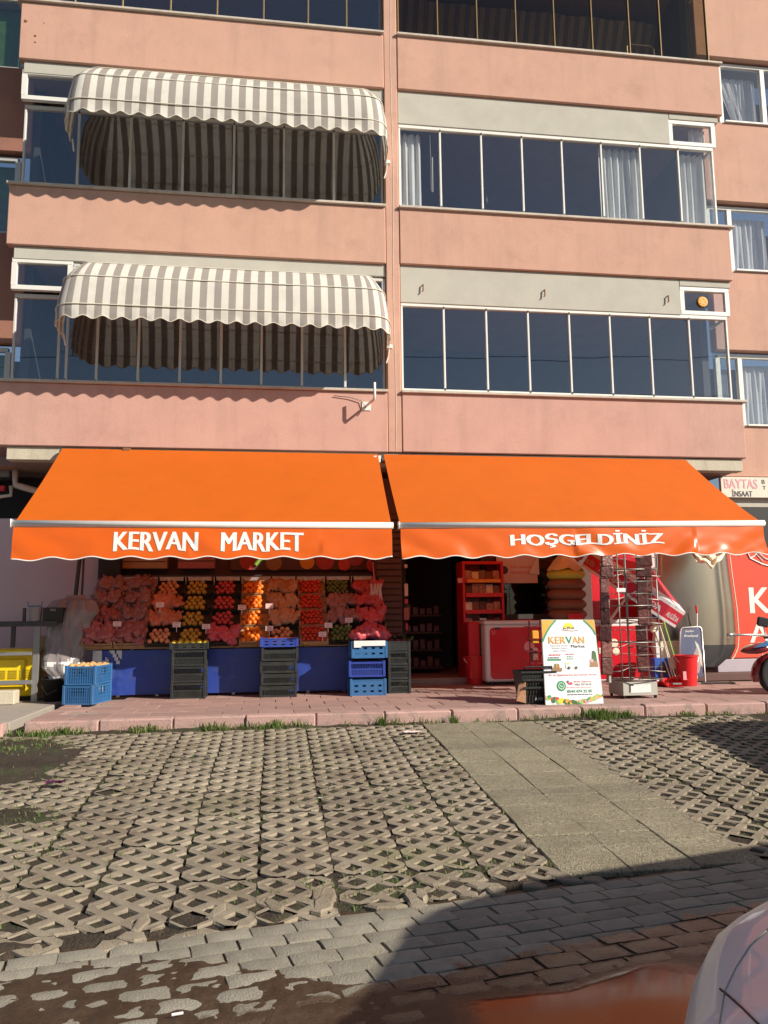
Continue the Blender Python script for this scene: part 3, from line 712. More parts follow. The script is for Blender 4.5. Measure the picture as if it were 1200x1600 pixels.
# ------------------------------------------------------------------ ground floor walls
SW = 13.0
pbox('panel_wall', 'lilac_wall', -9, -2.42, 12.6, 12.75, .2, 2.72)
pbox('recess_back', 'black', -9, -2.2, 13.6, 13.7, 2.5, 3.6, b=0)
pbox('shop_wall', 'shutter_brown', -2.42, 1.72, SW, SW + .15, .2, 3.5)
pbox('shop_pier', 'black', -2.62, -2.30, 12.44, 12.99, .2, 3.5)
# ribbed shutter next to the door: every slat a part
for k in range(26):
    g = MB(); g.box(1.62, 2.02, 12.46, 12.5, .22 + .1 * k, .31 + .1 * k, .012); bp('shutter_slat', g, 'shutter_brown')
pbox('shutter_box', 'shutter_brown', 1.6, 2.03, 12.5, 12.99, .2, 3.4, b=0)
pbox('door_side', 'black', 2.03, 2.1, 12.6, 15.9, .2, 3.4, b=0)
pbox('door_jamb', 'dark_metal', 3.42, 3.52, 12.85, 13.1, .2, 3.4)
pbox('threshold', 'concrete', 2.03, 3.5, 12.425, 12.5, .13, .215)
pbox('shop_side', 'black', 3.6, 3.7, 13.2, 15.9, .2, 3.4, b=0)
pbox('wall_right_of_door', 'red_plastic', 3.522, 4.3, SW, SW + .12, 2.15, 3.4)
pbox('pier', 'shutter_brown', 4.96, 5.2, 12.5, 13.1, .2, 3.4)
pbox('red_wall', 'freezer_red', 5.2, 6.55, 12.86, 13.0, .2, 3.4)
g = MB(); g.box(3.52, 4.955, SW - .03, SW + .03, 1.12, 1.2); g.box(3.52, 4.955, SW - .03, SW + .03, 2.1, 2.16); g.box(3.52, 3.58, SW - .03, SW + .03, 1.2, 2.1)
f = bp('shop_window', g, 'dark_metal'); q = MB(); q.box(3.58, 4.955, SW - .005, SW + .005, 1.2, 2.1); part(f, 'pane', q, 'shop_glass')
pbox('low_wall', 'freezer_red', 3.524, 4.955, SW - .02, SW + .1, .2, 1.119)
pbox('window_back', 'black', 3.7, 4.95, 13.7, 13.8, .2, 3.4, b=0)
# things seen dimly in the doorway
t = thing('shop_shelf', 'dim shelf stacked with goods inside the dark doorway', 'shelf', (2.55, 14.0, .2))
for k in range(4):
    g = MB(); g.box(2.15, 2.95, 13.8, 14.2, .28 + .3 * k, .31 + .3 * k); part(t, 'shelf_board', g, 'shutter_brown')
    g = MB()
    for j in range(6): g.box(2.18 + .125 * j, 2.28 + .125 * j, 13.84, 14.0, .311 + .3 * k, .311 + .3 * k + random.uniform(.1, .2), .01)
    part(t, 'packet', g, 'packet_brown')
g = MB(); g.tube([(2.09, 12.56, 2.3), (2.1, 12.56, .9)], .006, 6); hs = thing('hanging_goods', 'strip of small goods hanging at the left side of the doorway', 'goods', (2.1, 12.56, .9)); part(hs, 'strip', g, 'dark_metal')
for (z, h_, w_, m_) in ((1.98, .06, .05, 'paper_tag'), (1.6, .2, .06, 'paper_tag'), (1.42, .08, .06, 'net_pink'), (1.22, .2, .09, 'net_rose'), (1.02, .12, .04, 'net_pink')):
    g = MB(); g.box(2.1 - w_ / 2, 2.1 + w_ / 2, 12.51, 12.54, z - h_ / 2, z + h_ / 2, .008); part(hs, 'packet', g, m_)

# white drain pipes and clutter in the recess over the left wall
g = MB(); a0 = at(24, 730, 12.9); a1 = at(24, 758, 12.9); a2 = at(60, 770, 12.9)
g.tube([a0, a1, a2 + Vector((.25, 0, -.05))], .055, 10)
t = thing('drain_pipe', 'pale bent drain pipe in the dark recess left of the left awning', 'pipe', tuple(a1)); part(t, 'pipe', g, 'pipe_white', smooth=True)
g = MB(); q = at(16, 765, 12.9); g.tube([(q.x + .02, 12.85, q.z + .05), (q.x + .03, 12.85, q.z - .1), (q.x - .2, 12.85, q.z - .13)], .03, 8); part(t, 'small_pipe', g, 'pipe_white', smooth=True)
q = at(4, 738, 13); g = MB(); g.box(q.x - .6, q.x + .12, 12.98, 13.3, q.z - .08, q.z + .17, .02); solo('meter_box', g, 'grey_metal', 'dark grey box in the recess above the lilac wall', 'box', (q.x, 13, q.z))
q = at(2, 764, 13); g = MB(); g.box(q.x - .5, q.x + .08, 12.9, 12.97, q.z - .05, q.z + .04, .01); solo('red_box', g, 'red_plastic', 'small red box end under the grey box in the recess', 'box', (q.x, 12.9, q.z))

# antenna bracket on the lower parapet
bb = at(572, 635, FA); t = thing('antenna_bracket', 'empty white antenna bracket with loose cable on the lowest pink parapet', 'bracket', (bb.x, FA, bb.z))
g = MB(); g.box(bb.x - .07, bb.x + .07, FA - .014, FA - .001, bb.z - .07, bb.z + .07, .005); part(t, 'plate', g, 'white_frame')
el = (bb.x + .09, FA - .30, bb.z + .03); g = MB(); g.tube([(bb.x, FA - .015, bb.z), (bb.x + .06, FA - .22, bb.z + .02), el, (el[0] + .005, el[1] - .02, el[2] + .06), (el[0] + .005, el[1] - .02, el[2] + .26)], .02, 10); part(t, 'arm', g, 'white_frame', smooth=True)
g = MB(); g.tube([(bb.x - .5, FA - .02, bb.z + .15), (bb.x - .25, FA - .03, bb.z + .13), (bb.x - .08, FA - .03, bb.z + .08), (bb.x - .01, FA - .05, bb.z - .03), (bb.x - .05, FA - .06, bb.z - .1), (bb.x - .1, FA - .03, bb.z - .06)], .006, 6); part(t, 'cable', g, 'grey_metal', smooth=True)

# shop sign on the right wing
s0 = at(1122, 746, WY); s1 = at(1122, 778, WY)
t = thing('shop_sign', 'white sign board with pink and black lettering under the right wing', 'sign', (s0.x + .6, WY, s1.z))
SX = s0.x; SZ0, SZ1 = s1.z, s0.z; g = MB(); g.box(SX, SX + 3, WY - .07, WY - .005, SZ0, SZ1, .006); part(t, 'board', g, 'sign_white')
sh = SZ1 - SZ0
g = MB(); put_text(g, 'BAYTAS', lambda x, y: (SX + .06 + x, WY - .074, SZ0 + sh * .44 + y), .62, sh * .46, .02); part(t, 'lettering', g, 'pr_pink')
g = MB(); put_text(g, 'İNSAAT', lambda x, y: (SX + .19 + x, WY - .074, SZ0 + sh * .05 + y), .38, sh * .36, .02); part(t, 'lettering', g, 'pr_dark')
g = MB(); put_text(g, 'B', lambda x, y: (SX + .76 + x, WY - .074, SZ0 + sh * .68 + y), .06, sh * .2, .02); put_text(g, 'T', lambda x, y: (SX + .77 + x, WY - .074, SZ0 + sh * .4 + y), .06, sh * .18, .02); part(t, 'lettering', g, 'pr_dark')
pbox('stone_course', 'header_grey', XR1 + .03, 13, WY + .02, WY + .2, SZ0 - .16, 3.519)
pbox('black_fascia', 'black', 7.0, 13, WY + .03, WY + .2, 2.3, SZ0 - .162, b=0)
pbox('wing_base', 'lilac_trim', 6.5, 13, WY + .04, WY + .2, .2, 2.299, b=0)

# ================================================================== STRIPED BASKET AWNINGS
def basket(zt, label, xa=-2.6, xb=1.27, kx=.52, P=.87, Hc=.93):
    t = thing('striped_awning', label, 'awning', ((xa + xb) / 2, FA, zt - Hc), 'striped awnings over the left balconies')
    SW_ = .101; n = int(round((xb - xa) / SW_)); SW_ = (xb - xa) / n; ends = 6; sub = 4
    cols = []   # (kind, param)
    fine = [math.pi / 2 * k / 900 for k in range(901)]; pl = [(-kx * math.sin(q) ** .55, P * math.cos(q) ** .55 if q < 1.5707 else 0) for q in fine]; cum = [0]
    for a_, b_ in zip(pl, pl[1:]): cum.append(cum[-1] + math.dist(a_, b_))
    ends = int(round(cum[-1] / .101)); qs = []; i_ = 0
    for k in range(ends * sub + 1):
        tgt = cum[-1] * k / (ends * sub)
        while i_ < 900 and cum[i_] < tgt - 1e-9: i_ += 1
        qs.append(fine[i_])
    for q in qs[::-1]: cols.append((0, q))
    for k in range(1, n * sub): cols.append((1, xa + (xb - xa) * k / (n * sub)))
    for q in qs: cols.append((2, q))
    ph = [R(a) for a in (0, 8, 15, 22.5, 30, 37.5, 45, 52.5, 60, 67.5, 75, 82.5, 90)]
    arc = []
    def pos(c, r, z, wob=0):
        k, q = c; r = r + wob
        if k == 1: return (q, FA - .02 - r, z)
        f = kx / P
        sx_, cy_ = math.sin(q) ** .55, max(0, math.cos(q)) ** .55
        if k == 0: return (xa - f * r * sx_, FA - .02 - r * cy_, z)
        return (xb + f * r * .9 * sx_, FA - .02 - r * cy_, z)
    s = 0; prev = None; ss = []
    for c in cols:
        p = Vector(pos(c, P, 0)); s += (p - prev).length if prev else 0; prev = p; ss.append(s)
    def row_rz(i):
        if i < len(ph):
            sag = -.018 * math.sin((ph[i] / R(30) % 1) * math.pi); return (P + sag) * math.sin(ph[i]), zt - Hc * (1 - math.cos(ph[i])) + sag * .4
        return P, zt - Hc - (i - len(ph) + 1) * .055
    NR = len(ph) + 4
    def build(off):
        g = MB(); nc = len(cols)
        for i in range(NR):
            r, z = row_rz(i); 
            for j, c in enumerate(cols):
                zz = z
                if i >= len(ph):
                    d = (i - len(ph) + 1) / 4; zz = zt - Hc - d * (.19 + .026 * math.cos(6.283 * ss[j] / .262 + zt))
                wob = .012 * MN.noise(Vector((ss[j] * 2.5, i * .35, zt))) + (.006 * math.sin(6.283 * ss[j] / .26) * max(0, i - len(ph)) / 3)
                g.v.append(pos(c, max(0, r - off), zz, wob if r > .1 else 0))
        for i in range(NR - 1):
            for j in range(nc - 1):
                q = (i * nc + j, i * nc + j + 1, (i + 1) * nc + j + 1, (i + 1) * nc + j); g.f.append(q); g.m.append(int(ss[j] / .101 + .5) % 2 if 0 else (j // sub + (0 if zt < 7 else 1)) % 2)
        return g
    part(t, 'fabric', build(0), ['stripe_white', 'stripe_taupe'], smooth=True)
    for a in (30, 60, 90):
        r, z = P * math.sin(R(a)), zt - Hc * (1 - math.cos(R(a))); g = MB(); g.tube([pos(c, r + .008, z) for c in cols], .0085, 6); part(t, 'frame_rib', g, 'cord', smooth=True)
    g = MB(); g.tube([(lambda p: (p[0], p[1] , zt - Hc - (.19 + .026 * math.cos(6.283 * ss[j] / .262 + zt))))(pos(c, P + .004 + .006 * math.sin(6.283 * ss[j] / .26) + .012 * MN.noise(Vector((ss[j] * 2.5, 16 * .35, zt))), 0)) for j, c in enumerate(cols)], .006, 5); part(t, 'hem', g, 'cord', smooth=True)
    g = MB(); g.tube([(xb + kx - .02, FA - .1, zt - Hc - .16), (xb + kx - .03, FA - .03, zt - Hc - .32), (xb + kx - .06, FA - .02, zt - Hc - .42)], .012, 6); g.box(xb + kx - .06, xb + kx + .03, FA - .1, FA - .02, zt - Hc - .20, zt - Hc - .14, .005); part(t, 'hinge_bracket', g, 'bar_white')
    g = MB(); g.tube([(xa - kx + .02, FA - .1, zt - Hc - .16), (xa - kx + .03, FA - .03, zt - Hc - .32)], .012, 6); part(t, 'hinge_bracket', g, 'bar_white')
    g = MB(); g.tube([(xa, FA - .015, zt + .01), (xb, FA - .015, zt + .01)], .014, 8); part(t, 'wall_rail', g, 'bar_white')
    return t
basket(6.47, 'striped grey and white awning over the lower left balcony, next above the orange awning')
basket(9.57, 'striped grey and white awning over the upper left balcony, below the top parapet')
# a third one under the ceiling of the top right flat, seen through its clear panes
g = MB()
g.grid(lambda u, v: (2.05 + 5.4 * u, 13.9 - .55 * v * v + .02 * math.sin(u * 40), 10.75 + 2.0 * v), 54, 8, mfn=lambda i, j: i % 2)
solo('striped_blind', g, ['stripe_white', 'stripe_taupe'], 'brown striped blind inside the clear glass of the top right balcony', 'blind', (4.7, 12.1, 11), smooth=True)
p = at(1000, 75, 12.1); g = MB(); g.tube([(p.x - .25, 12.1, 10.86), (p.x - .25, 12.1, p.z), (p.x - .2, 12.1, p.z + .05), (p.x + .2, 12.1, p.z + .05), (p.x + .25, 12.1, p.z), (p.x + .25, 12.1, 10.86)], .016, 8); solo('chair_back', g, 'silver_tube', 'metal chair back behind the glass at the right end of the top balcony', 'chair', (p.x, 12.1, 10.86))

# ================================================================== ORANGE SHOP AWNINGS
def shop_awning(label, bx0, bx1, fx0, fx1, text, seed, glossy, zr=0.0):
    t = thing('shop_awning', label, 'awning', ((bx0 + bx1) / 2, FA, 3.6), 'orange awnings over the shop front')
    YB, ZB, YF = FA - .03, 3.66, 10.0
    def zf(u): return 2.335 + zr * u
    sd = seed * 3.1
    def top(u, v):
        x = (bx0 + (bx1 - bx0) * u) * (1 - v) + (fx0 + (fx1 - fx0) * u) * v; y = YB + (YF - YB) * v; z = ZB + (zf(u) - ZB) * v
        z += -.03 * math.sin(v * math.pi) + .012 * math.sin(v * math.pi) * math.sin(u * 5 + sd) + .009 * MN.noise(Vector((u * 14 + v * 4, v * 3, sd)))*v; return (x, y, z)
    g = MB(); g.grid(top, 80, 24, flip=True); part(t, 'canopy', g, 'orange_cloth', smooth=True)
    L_ = fx1 - fx0; amp = 1.6 if glossy else .8
    def fold(s, d):          # s metres along, d 0 top .. 1 bottom
        f = .010 * math.sin(s * 2.1 + sd) + .007 * math.sin(s * 4.7 + 1.3 * sd - d * 1.5)
        for (s0, sg, w_) in ((0.0, 1, .55), (L_, -1, .55), (L_ * .48, 1, .35), (L_ * .78, -1, .5)):
            q = (s - s0) * sg
            if q > -.1: f += .026 * math.exp(-max(0, q) / w_) * math.sin(q * 9 - d * 5.5 + sd) * amp * .7
        f += .008 * amp * MN.noise(Vector((s * 3 - d * 1.2, d * 2.4 + s * .8, sd)))
        return f * (.15 + d * .95)
    hang = .375
    def bot(s): return .018 * math.cos(6.283 * s / .46 + sd)
    def vp(s, d, o=0):
        zz = zf(s / L_) - .045 - d * (hang + bot(s) + (.035 * math.exp(-s / .35) if not glossy else .0)); return (fx0 + s, YF - .01 - fold(s, d) - .05 * d - o, zz)
    g = MB(); g.grid(lambda u, v: vp(u * L_, v), 170, 14, flip=True); part(t, 'valance', g, 'orange_vinyl', smooth=True)
    g = MB(); g.tube([vp(L_ * k / 170, 1.0) for k in range(171)], .008, 5); part(t, 'valance_hem', g, 'print_white', smooth=True)
    for (txt, s0, s1, d0, d1, bold) in text:
        me = MB(); bw = bold; V, F = text2d(txt, s1 - s0 - bw, d1 - d0); tris = []
        for f_ in F:
            for q in range(1, len(f_) - 1): tris.append([V[f_[0]], V[f_[q]], V[f_[q + 1]]])
        out = []
        while tris:                  # short triangles, so that the lettering follows the folds
            a, b, c = tris.pop(); e = [(math.dist(a, b), 0), (math.dist(b, c), 1), (math.dist(c, a), 2)]; m_, k = max(e)
            if m_ < .07: out.append((a, b, c)); continue
            a, b, c = ((a, b, c), (b, c, a), (c, a, b))[k]; h_ = ((a[0] + b[0]) / 2, (a[1] + b[1]) / 2); tris += [[a, h_, c], [h_, b, c]]
        for k in range(4):           # painted over and over for a heavy stroke
            for tr in out: me.add([vp(s0 + x + bw * k / 3, d1 - y, .006 + .0005 * k) for x, y in tr], [(0, 1, 2)])
        part(t, 'lettering', me, 'print_white')
    g = MB(); g.tube([(fx0 - .02, YF, zf(0)), ((fx0 + fx1) / 2, YF, zf(.5) - .006), (fx1 + .02, YF, zf(1))], .042, 12); g.box(fx0 - .03, fx0 - .021, YF - .05, YF + .05, zf(0) - .05, zf(0) + .05); part(t, 'front_bar', g, 'bar_white', smooth=True)
    g = MB(); g.tube([(bx0 - .03, YB + .02, ZB - .07), (bx1 + .03, YB + .02, ZB - .07)], .06, 12); part(t, 'roller', g, 'grey_metal', smooth=True)
    for fx in (.12, .88):
        xb_ = bx0 + (bx1 - bx0) * fx; xf_ = fx0 + (fx1 - fx0) * fx; m_ = 1 if fx < .5 else -1
        g = MB(); g.tube([(xb_, YB, ZB - .14), (xb_ + .5 * m_, (YB + YF) / 2, (ZB + zf(0)) / 2 - .12), (xf_ + .05 * m_, YF + .03, zf(fx) - .03)], .024, 8); part(t, 'folding_arm', g, 'dark_metal')
    return t
shop_awning('orange shop awning on the left lettered KERVAN MARKET', -3.065, 1.58, -3.10, 1.50, [('KERVAN', 1.17, 2.18, .14, .76, .021), ('MARKET', 2.455, 3.475, .14, .76, .021)], 1, False)
shop_awning('orange shop awning on the right lettered HOŞGELDİNİZ', 1.67, 6.63, 1.615, 6.66, [('HOŞGELDİNİZ', 1.44, 3.57, .10, .72, .03)], 2, True, .06)
g = MB(); p = at(589, 718, FA - .06); g.box(p.x - .06, p.x - .01, p.y - .05, p.y + .04, p.z - .07, p.z + .05, .006); g.box(p.x + .01, p.x + .05, p.y - .05, p.y + .04, p.z - .06, p.z + .05, .006); solo('awning_bracket', g, 'bar_white', 'white metal bracket in the gap between the two orange awnings', 'bracket', tuple(p))
g = MB(); p = at(198, 704, FA); g.box(p.x - .05, p.x + .06, FA - .06, FA + .04, p.z - .03, p.z + .03, .006); solo('rusty_bracket', g, 'rust_iron', 'rusty bracket on the cream beam above the left orange awning', 'bracket', (p.x, FA, p.z))
def hsh(s): return sum(map(ord, s))

# ================================================================== FRUIT STALL
SZ = .12
t = thing('fruit_stall', 'long stall bench wrapped in blue tarpaulin carrying the tilted fruit trays', 'stall', (-.5, 11.4, SZ))
def tarp(u, v):
    x = -2.42 + 3.55 * u; z = .16 + .60 * v; y = 11.40 - .06 * u
    y += .016 * MN.noise(Vector((x * 1.4, z * 2, 3))) + .006 * MN.noise(Vector((x * 5, z * 3, 8)))
    c = max(0, 1 - u / .16)
    y -= c * (.05 * abs(MN.noise(Vector((x * 9 + z * 5, z * 7, 1)))) + .03)
    z += .012 * MN.noise(Vector((x * 2.2, 1, 5))) * (1 - v); return (x, y, z)
g = MB(); g.grid(tarp, 150, 26, mfn=lambda i, j: 1 if i < 4 + 9 * (1 - j / 26) ** 2 * (.5 + .9 * abs(MN.noise(Vector((j * .35, 2, 0))))) or (i < 16 and j > 17 and MN.noise(Vector((i * .35 + j * .2, j * .1, 4))) > .12) else 0)
part(t, 'tarpaulin', g, ['tarp_blue', 'sheet_white'], smooth=True)
for k in range(7):
    g = MB(); x = -2.1 + .52 * k; g.box(x - .02, x + .02, 11.5, 11.54, .122, .755); part(t, 'leg', g, 'silver_tube'); g = MB(); g.box(x - .02, x + .02, 12.5, 12.54, .122, 1.8); part(t, 'leg', g, 'silver_tube')
TX0, TP = -2.56, .418
TILT = R(40)
RB = [(11.30, .80), (11.565, 1.03), (11.83, 1.26), (12.095, 1.49)]   # front-edge y,z of each row of trays
for (y, z) in RB:
    g = MB(); g.box(-2.56, 1.64, 0, .335, -.03, -.012); g.xf(Matrix.Translation((0, y, z)) @ Matrix.Rotation(TILT, 4, 'X')); part(t, 'shelf_board', g, 'wood_crate')
for x_ in (-2.56, 1.60): g = MB(); g.box(x_, x_ + .03, 12.3, 12.6, .72, 1.82); part(t, 'side_frame', g, 'dark_metal')
g = MB(); g.box(-2.57, 1.64, 12.56, 12.6, 1.70, 1.83, .006); part(t, 'back_mirror', g, 'foil')
g = MB(); g.box(-2.58, 1.65, 12.54, 12.62, 1.832, 1.85); part(t, 'top_rail', g, 'dark_metal')

# tray prototypes (local: x along, y up the slope, z off the slope)
TW, TD, TH = .40, .335, .075
def tray_proto(kind):
    lab = {'wood': 'slatted wooden fruit tray', 'black': 'black plastic fruit tray', 'card': 'cardboard fruit tray'}[kind]
    t = thing('fruit_tray', lab, 'tray', (0, 0, 0)); m = {'wood': 'wood_crate', 'black': 'crate_black', 'card': 'cardboard'}[kind]
    a = TW / 2; ORIG[t.name] = Vector((0, 0, 0))
    g = MB(); g.box(-a, a, 0, TD, 0, .008); part(t, 'base', g, m)
    g = MB()
    if kind == 'wood':
        g.box(-a, a, -.008, 0, .0, .03); g.box(-a, a, -.008, 0, .052, .075)
        for k in range(16): g.box(-a + .01 + k * .0247, -a + .018 + k * .0247, -.012, -.008, .004, .07)
    elif kind == 'black':
        g.box(-a, a, -.008, 0, .0, .02); g.box(-a, a, -.008, 0, .05, .065)
        for k in range(12): g.box(-a + .01 + k * .034, -a + .02 + k * .034, -.007, -.001, .02, .05)
    else: g.box(-a, a, -.008, 0, 0, .06)
    part(t, 'front_panel', g, m)
    for s_ in (-1, 1):
        g = MB(); x0, x1 = sorted((s_ * a, s_ * (a - .008))); g.box(x0, x1, 0, TD - .008, .009, .06); part(t, 'side_panel', g, m)
    g = MB(); g.box(-a, a, TD - .007, TD, .009, .06); part(t, 'back_panel', g, m)
    for (sx, sy) in ((-1, 0), (1, 0), (-1, 1), (1, 1)):
        g = MB(); x0 = sx * (a - .012); yy = .004 if not sy else TD - .01; hh = .135 if kind == 'black' else .10
        g.box(x0 - .013, x0 + .013, yy - .013, yy + .013, .0, hh, .003); part(t, 'corner_post', g, m)
    return t
def copy_tilt(root, loc, label, group):
    c = copy_thing(root, loc, 0, label, group); c.rotation_euler = (TILT, 0, 0); return c
protos = {k: tray_proto(k) for k in ('wood', 'black', 'card')}; used = set()

def ball(seed, r, sq=.92, dim=.18, n=10, lumps=0):
    rr_ = random.Random(seed); mb = MB(); prof = []
    m_ = 7
    for k in range(m_ + 1):
        a = math.pi * k / m_; rad = math.sin(a) * r; z = -math.cos(a) * r * sq
        if k == m_: z -= dim * r * .8; rad = .001
        if k == m_ - 1: z += .02 * r; rad *= .95
        if k == 0: rad = .001
        prof.append((rad, z))
    mb.lathe(prof, n=n)
    mb.v = [(x * (1 + rr_.uniform(-.05, .05)), y * (1 + rr_.uniform(-.05, .05)), z * (1 + lumps * rr_.uniform(-.1, .1))) for x, y, z in mb.v]; return mb
FR = {}
for nm, m_, r_, sq in (('apple_yellow', 'f_yellow', .040, .9), ('quince', 'f_yellow_shaded', .037, .95), ('apple_red', 'f_red', .037, .9), ('orange', 'f_orange', .039, .95), ('tomato', 'f_tomato', .032, .82), ('peach', 'f_peach', .036, .92), ('potato', 'f_potato', .043, .8), ('onion', 'f_purple', .05, .85), ('pear', 'f_green', .03, 1.1)):
    FR[nm] = [ball(hsh(nm) % 100 + i, r_, sq, n=12).mesh(nm if '_' not in nm else nm.split('_')[0], m_, True) for i in range(4)]
NAMES = {'apple_yellow': 'apple', 'quince': 'quince', 'apple_red': 'apple', 'orange': 'orange', 'tomato': 'tomato', 'peach': 'peach', 'potato': 'potato', 'onion': 'onion', 'pear': 'cucumber'}
def fruit(nm, p, label, group, sc=1):
    o = link(NAMES[nm], FR[nm][random.randrange(4)], None, p); o.rotation_euler = (random.uniform(-.9, .9), random.uniform(-.9, .9), random.uniform(0, 6.28)); k = sc * random.uniform(.92, 1.08); o.scale = (k, k, k)
    return tag(o, label, NAMES[nm], group)
# net bags: a lumpy sack of round fruit under netting
def bag_mesh(seed, m_, lx=.10, ly=.115, lz=.065):
    rr_ = random.Random(seed); balls = []
    for k in range(34): balls.append((Vector((rr_.uniform(-lx, lx) * .82, rr_.uniform(-ly, ly) * .85, rr_.uniform(-.1, 1) * lz * .75)), rr_.uniform(.028, .036)))
    mb = MB(); nu, nv = 34, 18
    def rad(d):
        best = .03
        for c, r in balls:
            b = d.dot(c); disc = b * b - c.dot(c) + r * r
            if disc > 0: best = max(best, b + math.sqrt(disc))
        e = 1 / math.sqrt((d.x / lx) ** 2 + (d.y / ly) ** 2 + (d.z / lz) ** 2); return max(best, e * .84)
    def fn(u, v):
        a = 2 * math.pi * u; b = math.pi * (v * .98 + .01); d = Vector((math.sin(b) * math.cos(a), math.sin(b) * math.sin(a), -math.cos(b))); return d * rad(d)
    mb.grid(fn, nu, nv)
    # gathered tail
    hx = rr_.uniform(-.05, .05); mb.tube([(hx, ly * .6, lz * .5), (hx * 1.3, ly * .85, lz * .75), (hx * 1.6, ly * .98, lz * .9)], [.026, .009, .018], 7)
    return mb.mesh('net_bag', m_, True)
BAG = {m_: [bag_mesh(hsh(m_) % 97 + i * 5, m_) for i in range(3)] for m_ in ('net_rose', 'net_mauve', 'net_peach', 'net_pink', 'net_pale')}
ROWN = ['bottom row', 'second row up', 'third row up', 'top row']
COLN = ['leftmost column', 'second column from left', 'third column from left', 'fourth column from left', 'fifth column from left', 'sixth column from left', 'seventh column from left', 'third column from right', 'second column from right', 'rightmost column']
BAGW = {'net_rose': ('rose net bag of onions', 'rose net bags'), 'net_mauve': ('mauve net bag of potatoes', 'mauve net bags'), 'net_peach': ('peach coloured net bag of fruit', 'peach net bags'), 'net_pink': ('bright pink net bag of apples', 'pink net bags'), 'net_pale': ('pale net bag of mandarins', 'pale net bags')}
plan = [  # column: tray kind, contents for rows bottom..top
    ('wood', ['net_rose', 'net_rose', 'net_mauve', 'net_mauve']), ('wood', ['net_rose', 'net_mauve', 'net_mauve', 'net_mauve']),
    ('black', ['peach', 'net_peach', 'net_peach', 'peach']), ('black', ['quince'] * 4), ('black', ['net_pink', 'apple_red', 'apple_red', 'apple_red']),
    ('wood', ['orange'] * 4), ('black', ['peach', 'net_pale', 'net_pale', 'net_pale']), ('card', ['tomato', 'tomato', 'tomato', 'tomato']),
    ('black', ['pear', 'net_mauve', 'net_mauve', 'pear']), ('black', ['net_pink', 'net_pink', 'net_pink', 'net_pink'])]
FW = {'peach': 'peach coloured fruit', 'quince': 'dull yellow apple', 'apple_red': 'dark red apple', 'orange': 'orange', 'tomato': 'red tomato', 'pear': 'green cucumber end'}
RT = Matrix.Rotation(TILT, 3, 'X')
for c, (kind, rows) in enumerate(plan):
    for r_, what in enumerate(rows):
        y, z = RB[r_]; base = Vector((TX0 + TP * (c + .5), y, z)); lab = '%s in the %s, %s' % ({'wood': 'wooden tray', 'black': 'black tray', 'card': 'cardboard tray'}[kind], COLN[c], ROWN[r_])
        if kind not in used: used.add(kind); o = protos[kind]; o.location = base; o.rotation_euler = (TILT, 0, 0); o['label'] = lab; o['group'] = 'fruit trays on the stall'
        else: copy_tilt(protos[kind], base, lab, 'fruit trays on the stall')
        if what.startswith('net'):
            for k in range(3 if c not in (0, 1) else 5):
                q = Vector(((-.13 + .13 * k) if k < 3 else (-.08 + .16 * (k - 3)), .15 + random.uniform(-.03, .03) + (.04 if k > 2 else 0), .07 + (.06 if k > 2 else 0)))
                o = link('net_bag', BAG[what][(k + c + r_) % 3], None, base + RT @ q); o.rotation_euler = (TILT + random.uniform(-.2, .3), random.uniform(-.3, .3), random.uniform(-.6, .6)); s_ = random.uniform(.92, 1.1); o.scale = (s_, s_ * 1.3, s_ * 1.0)
                tag(o, '%s in the %s, %s' % (BAGW[what][0], COLN[c], ROWN[r_]), 'net bag', '%s in the %s, %s' % (BAGW[what][1], COLN[c], ROWN[r_]))
        else:
            n_ = 0; d_ = .066 if what in ('tomato', 'pear') else .077; nx = int(.37 / d_); ny = int(.31 / (d_ * .9))
            for j in range(ny):
                for i in range(nx - (j % 2)):
                    q = Vector((-.185 + d_ * (i + .5 + .5 * (j % 2)) + random.uniform(-.007, .007), .035 + d_ * .9 * j + random.uniform(-.006, .006), .062 + random.uniform(-.008, .016) + (.012 if 0 < i < nx - 1 else 0)))
                    fruit(what, base + RT @ q, '%s in the %s, %s' % (FW[what], COLN[c], ROWN[r_]), '%s fruit, %s' % (COLN[c], ROWN[r_]))
# lettering on the tomato box, with its little orange bird-like badge
p0 = Vector((TX0 + TP * 7.5, 11.30, .80))
g = MB(); put_text(g, 'uçak', lambda x, y: tuple(p0 + RT @ Vector((-.06 + x, -.0105, .006 + y))), .2, .045, .02)
tt = thing('crate_print', 'orange lettering on the front of the cardboard tomato box', 'print', tuple(p0)); part(tt, 'lettering', g, 'pr_orange')
g = MB(); g.lathe([(.022, 0), (.018, .002), (.001, .003)], (0, 0, 0), 10, mtx=Matrix.Rotation(R(90), 3, 'X')); g.prism([(.0, .02), (.05, .028), (.03, .0)], -.003, 0); g.xf(Matrix.Translation(p0 + RT @ Vector((-.13, -.0085, .03))) @ Matrix.Rotation(TILT, 4, 'X')); part(tt, 'badge', g, 'pr_orange')
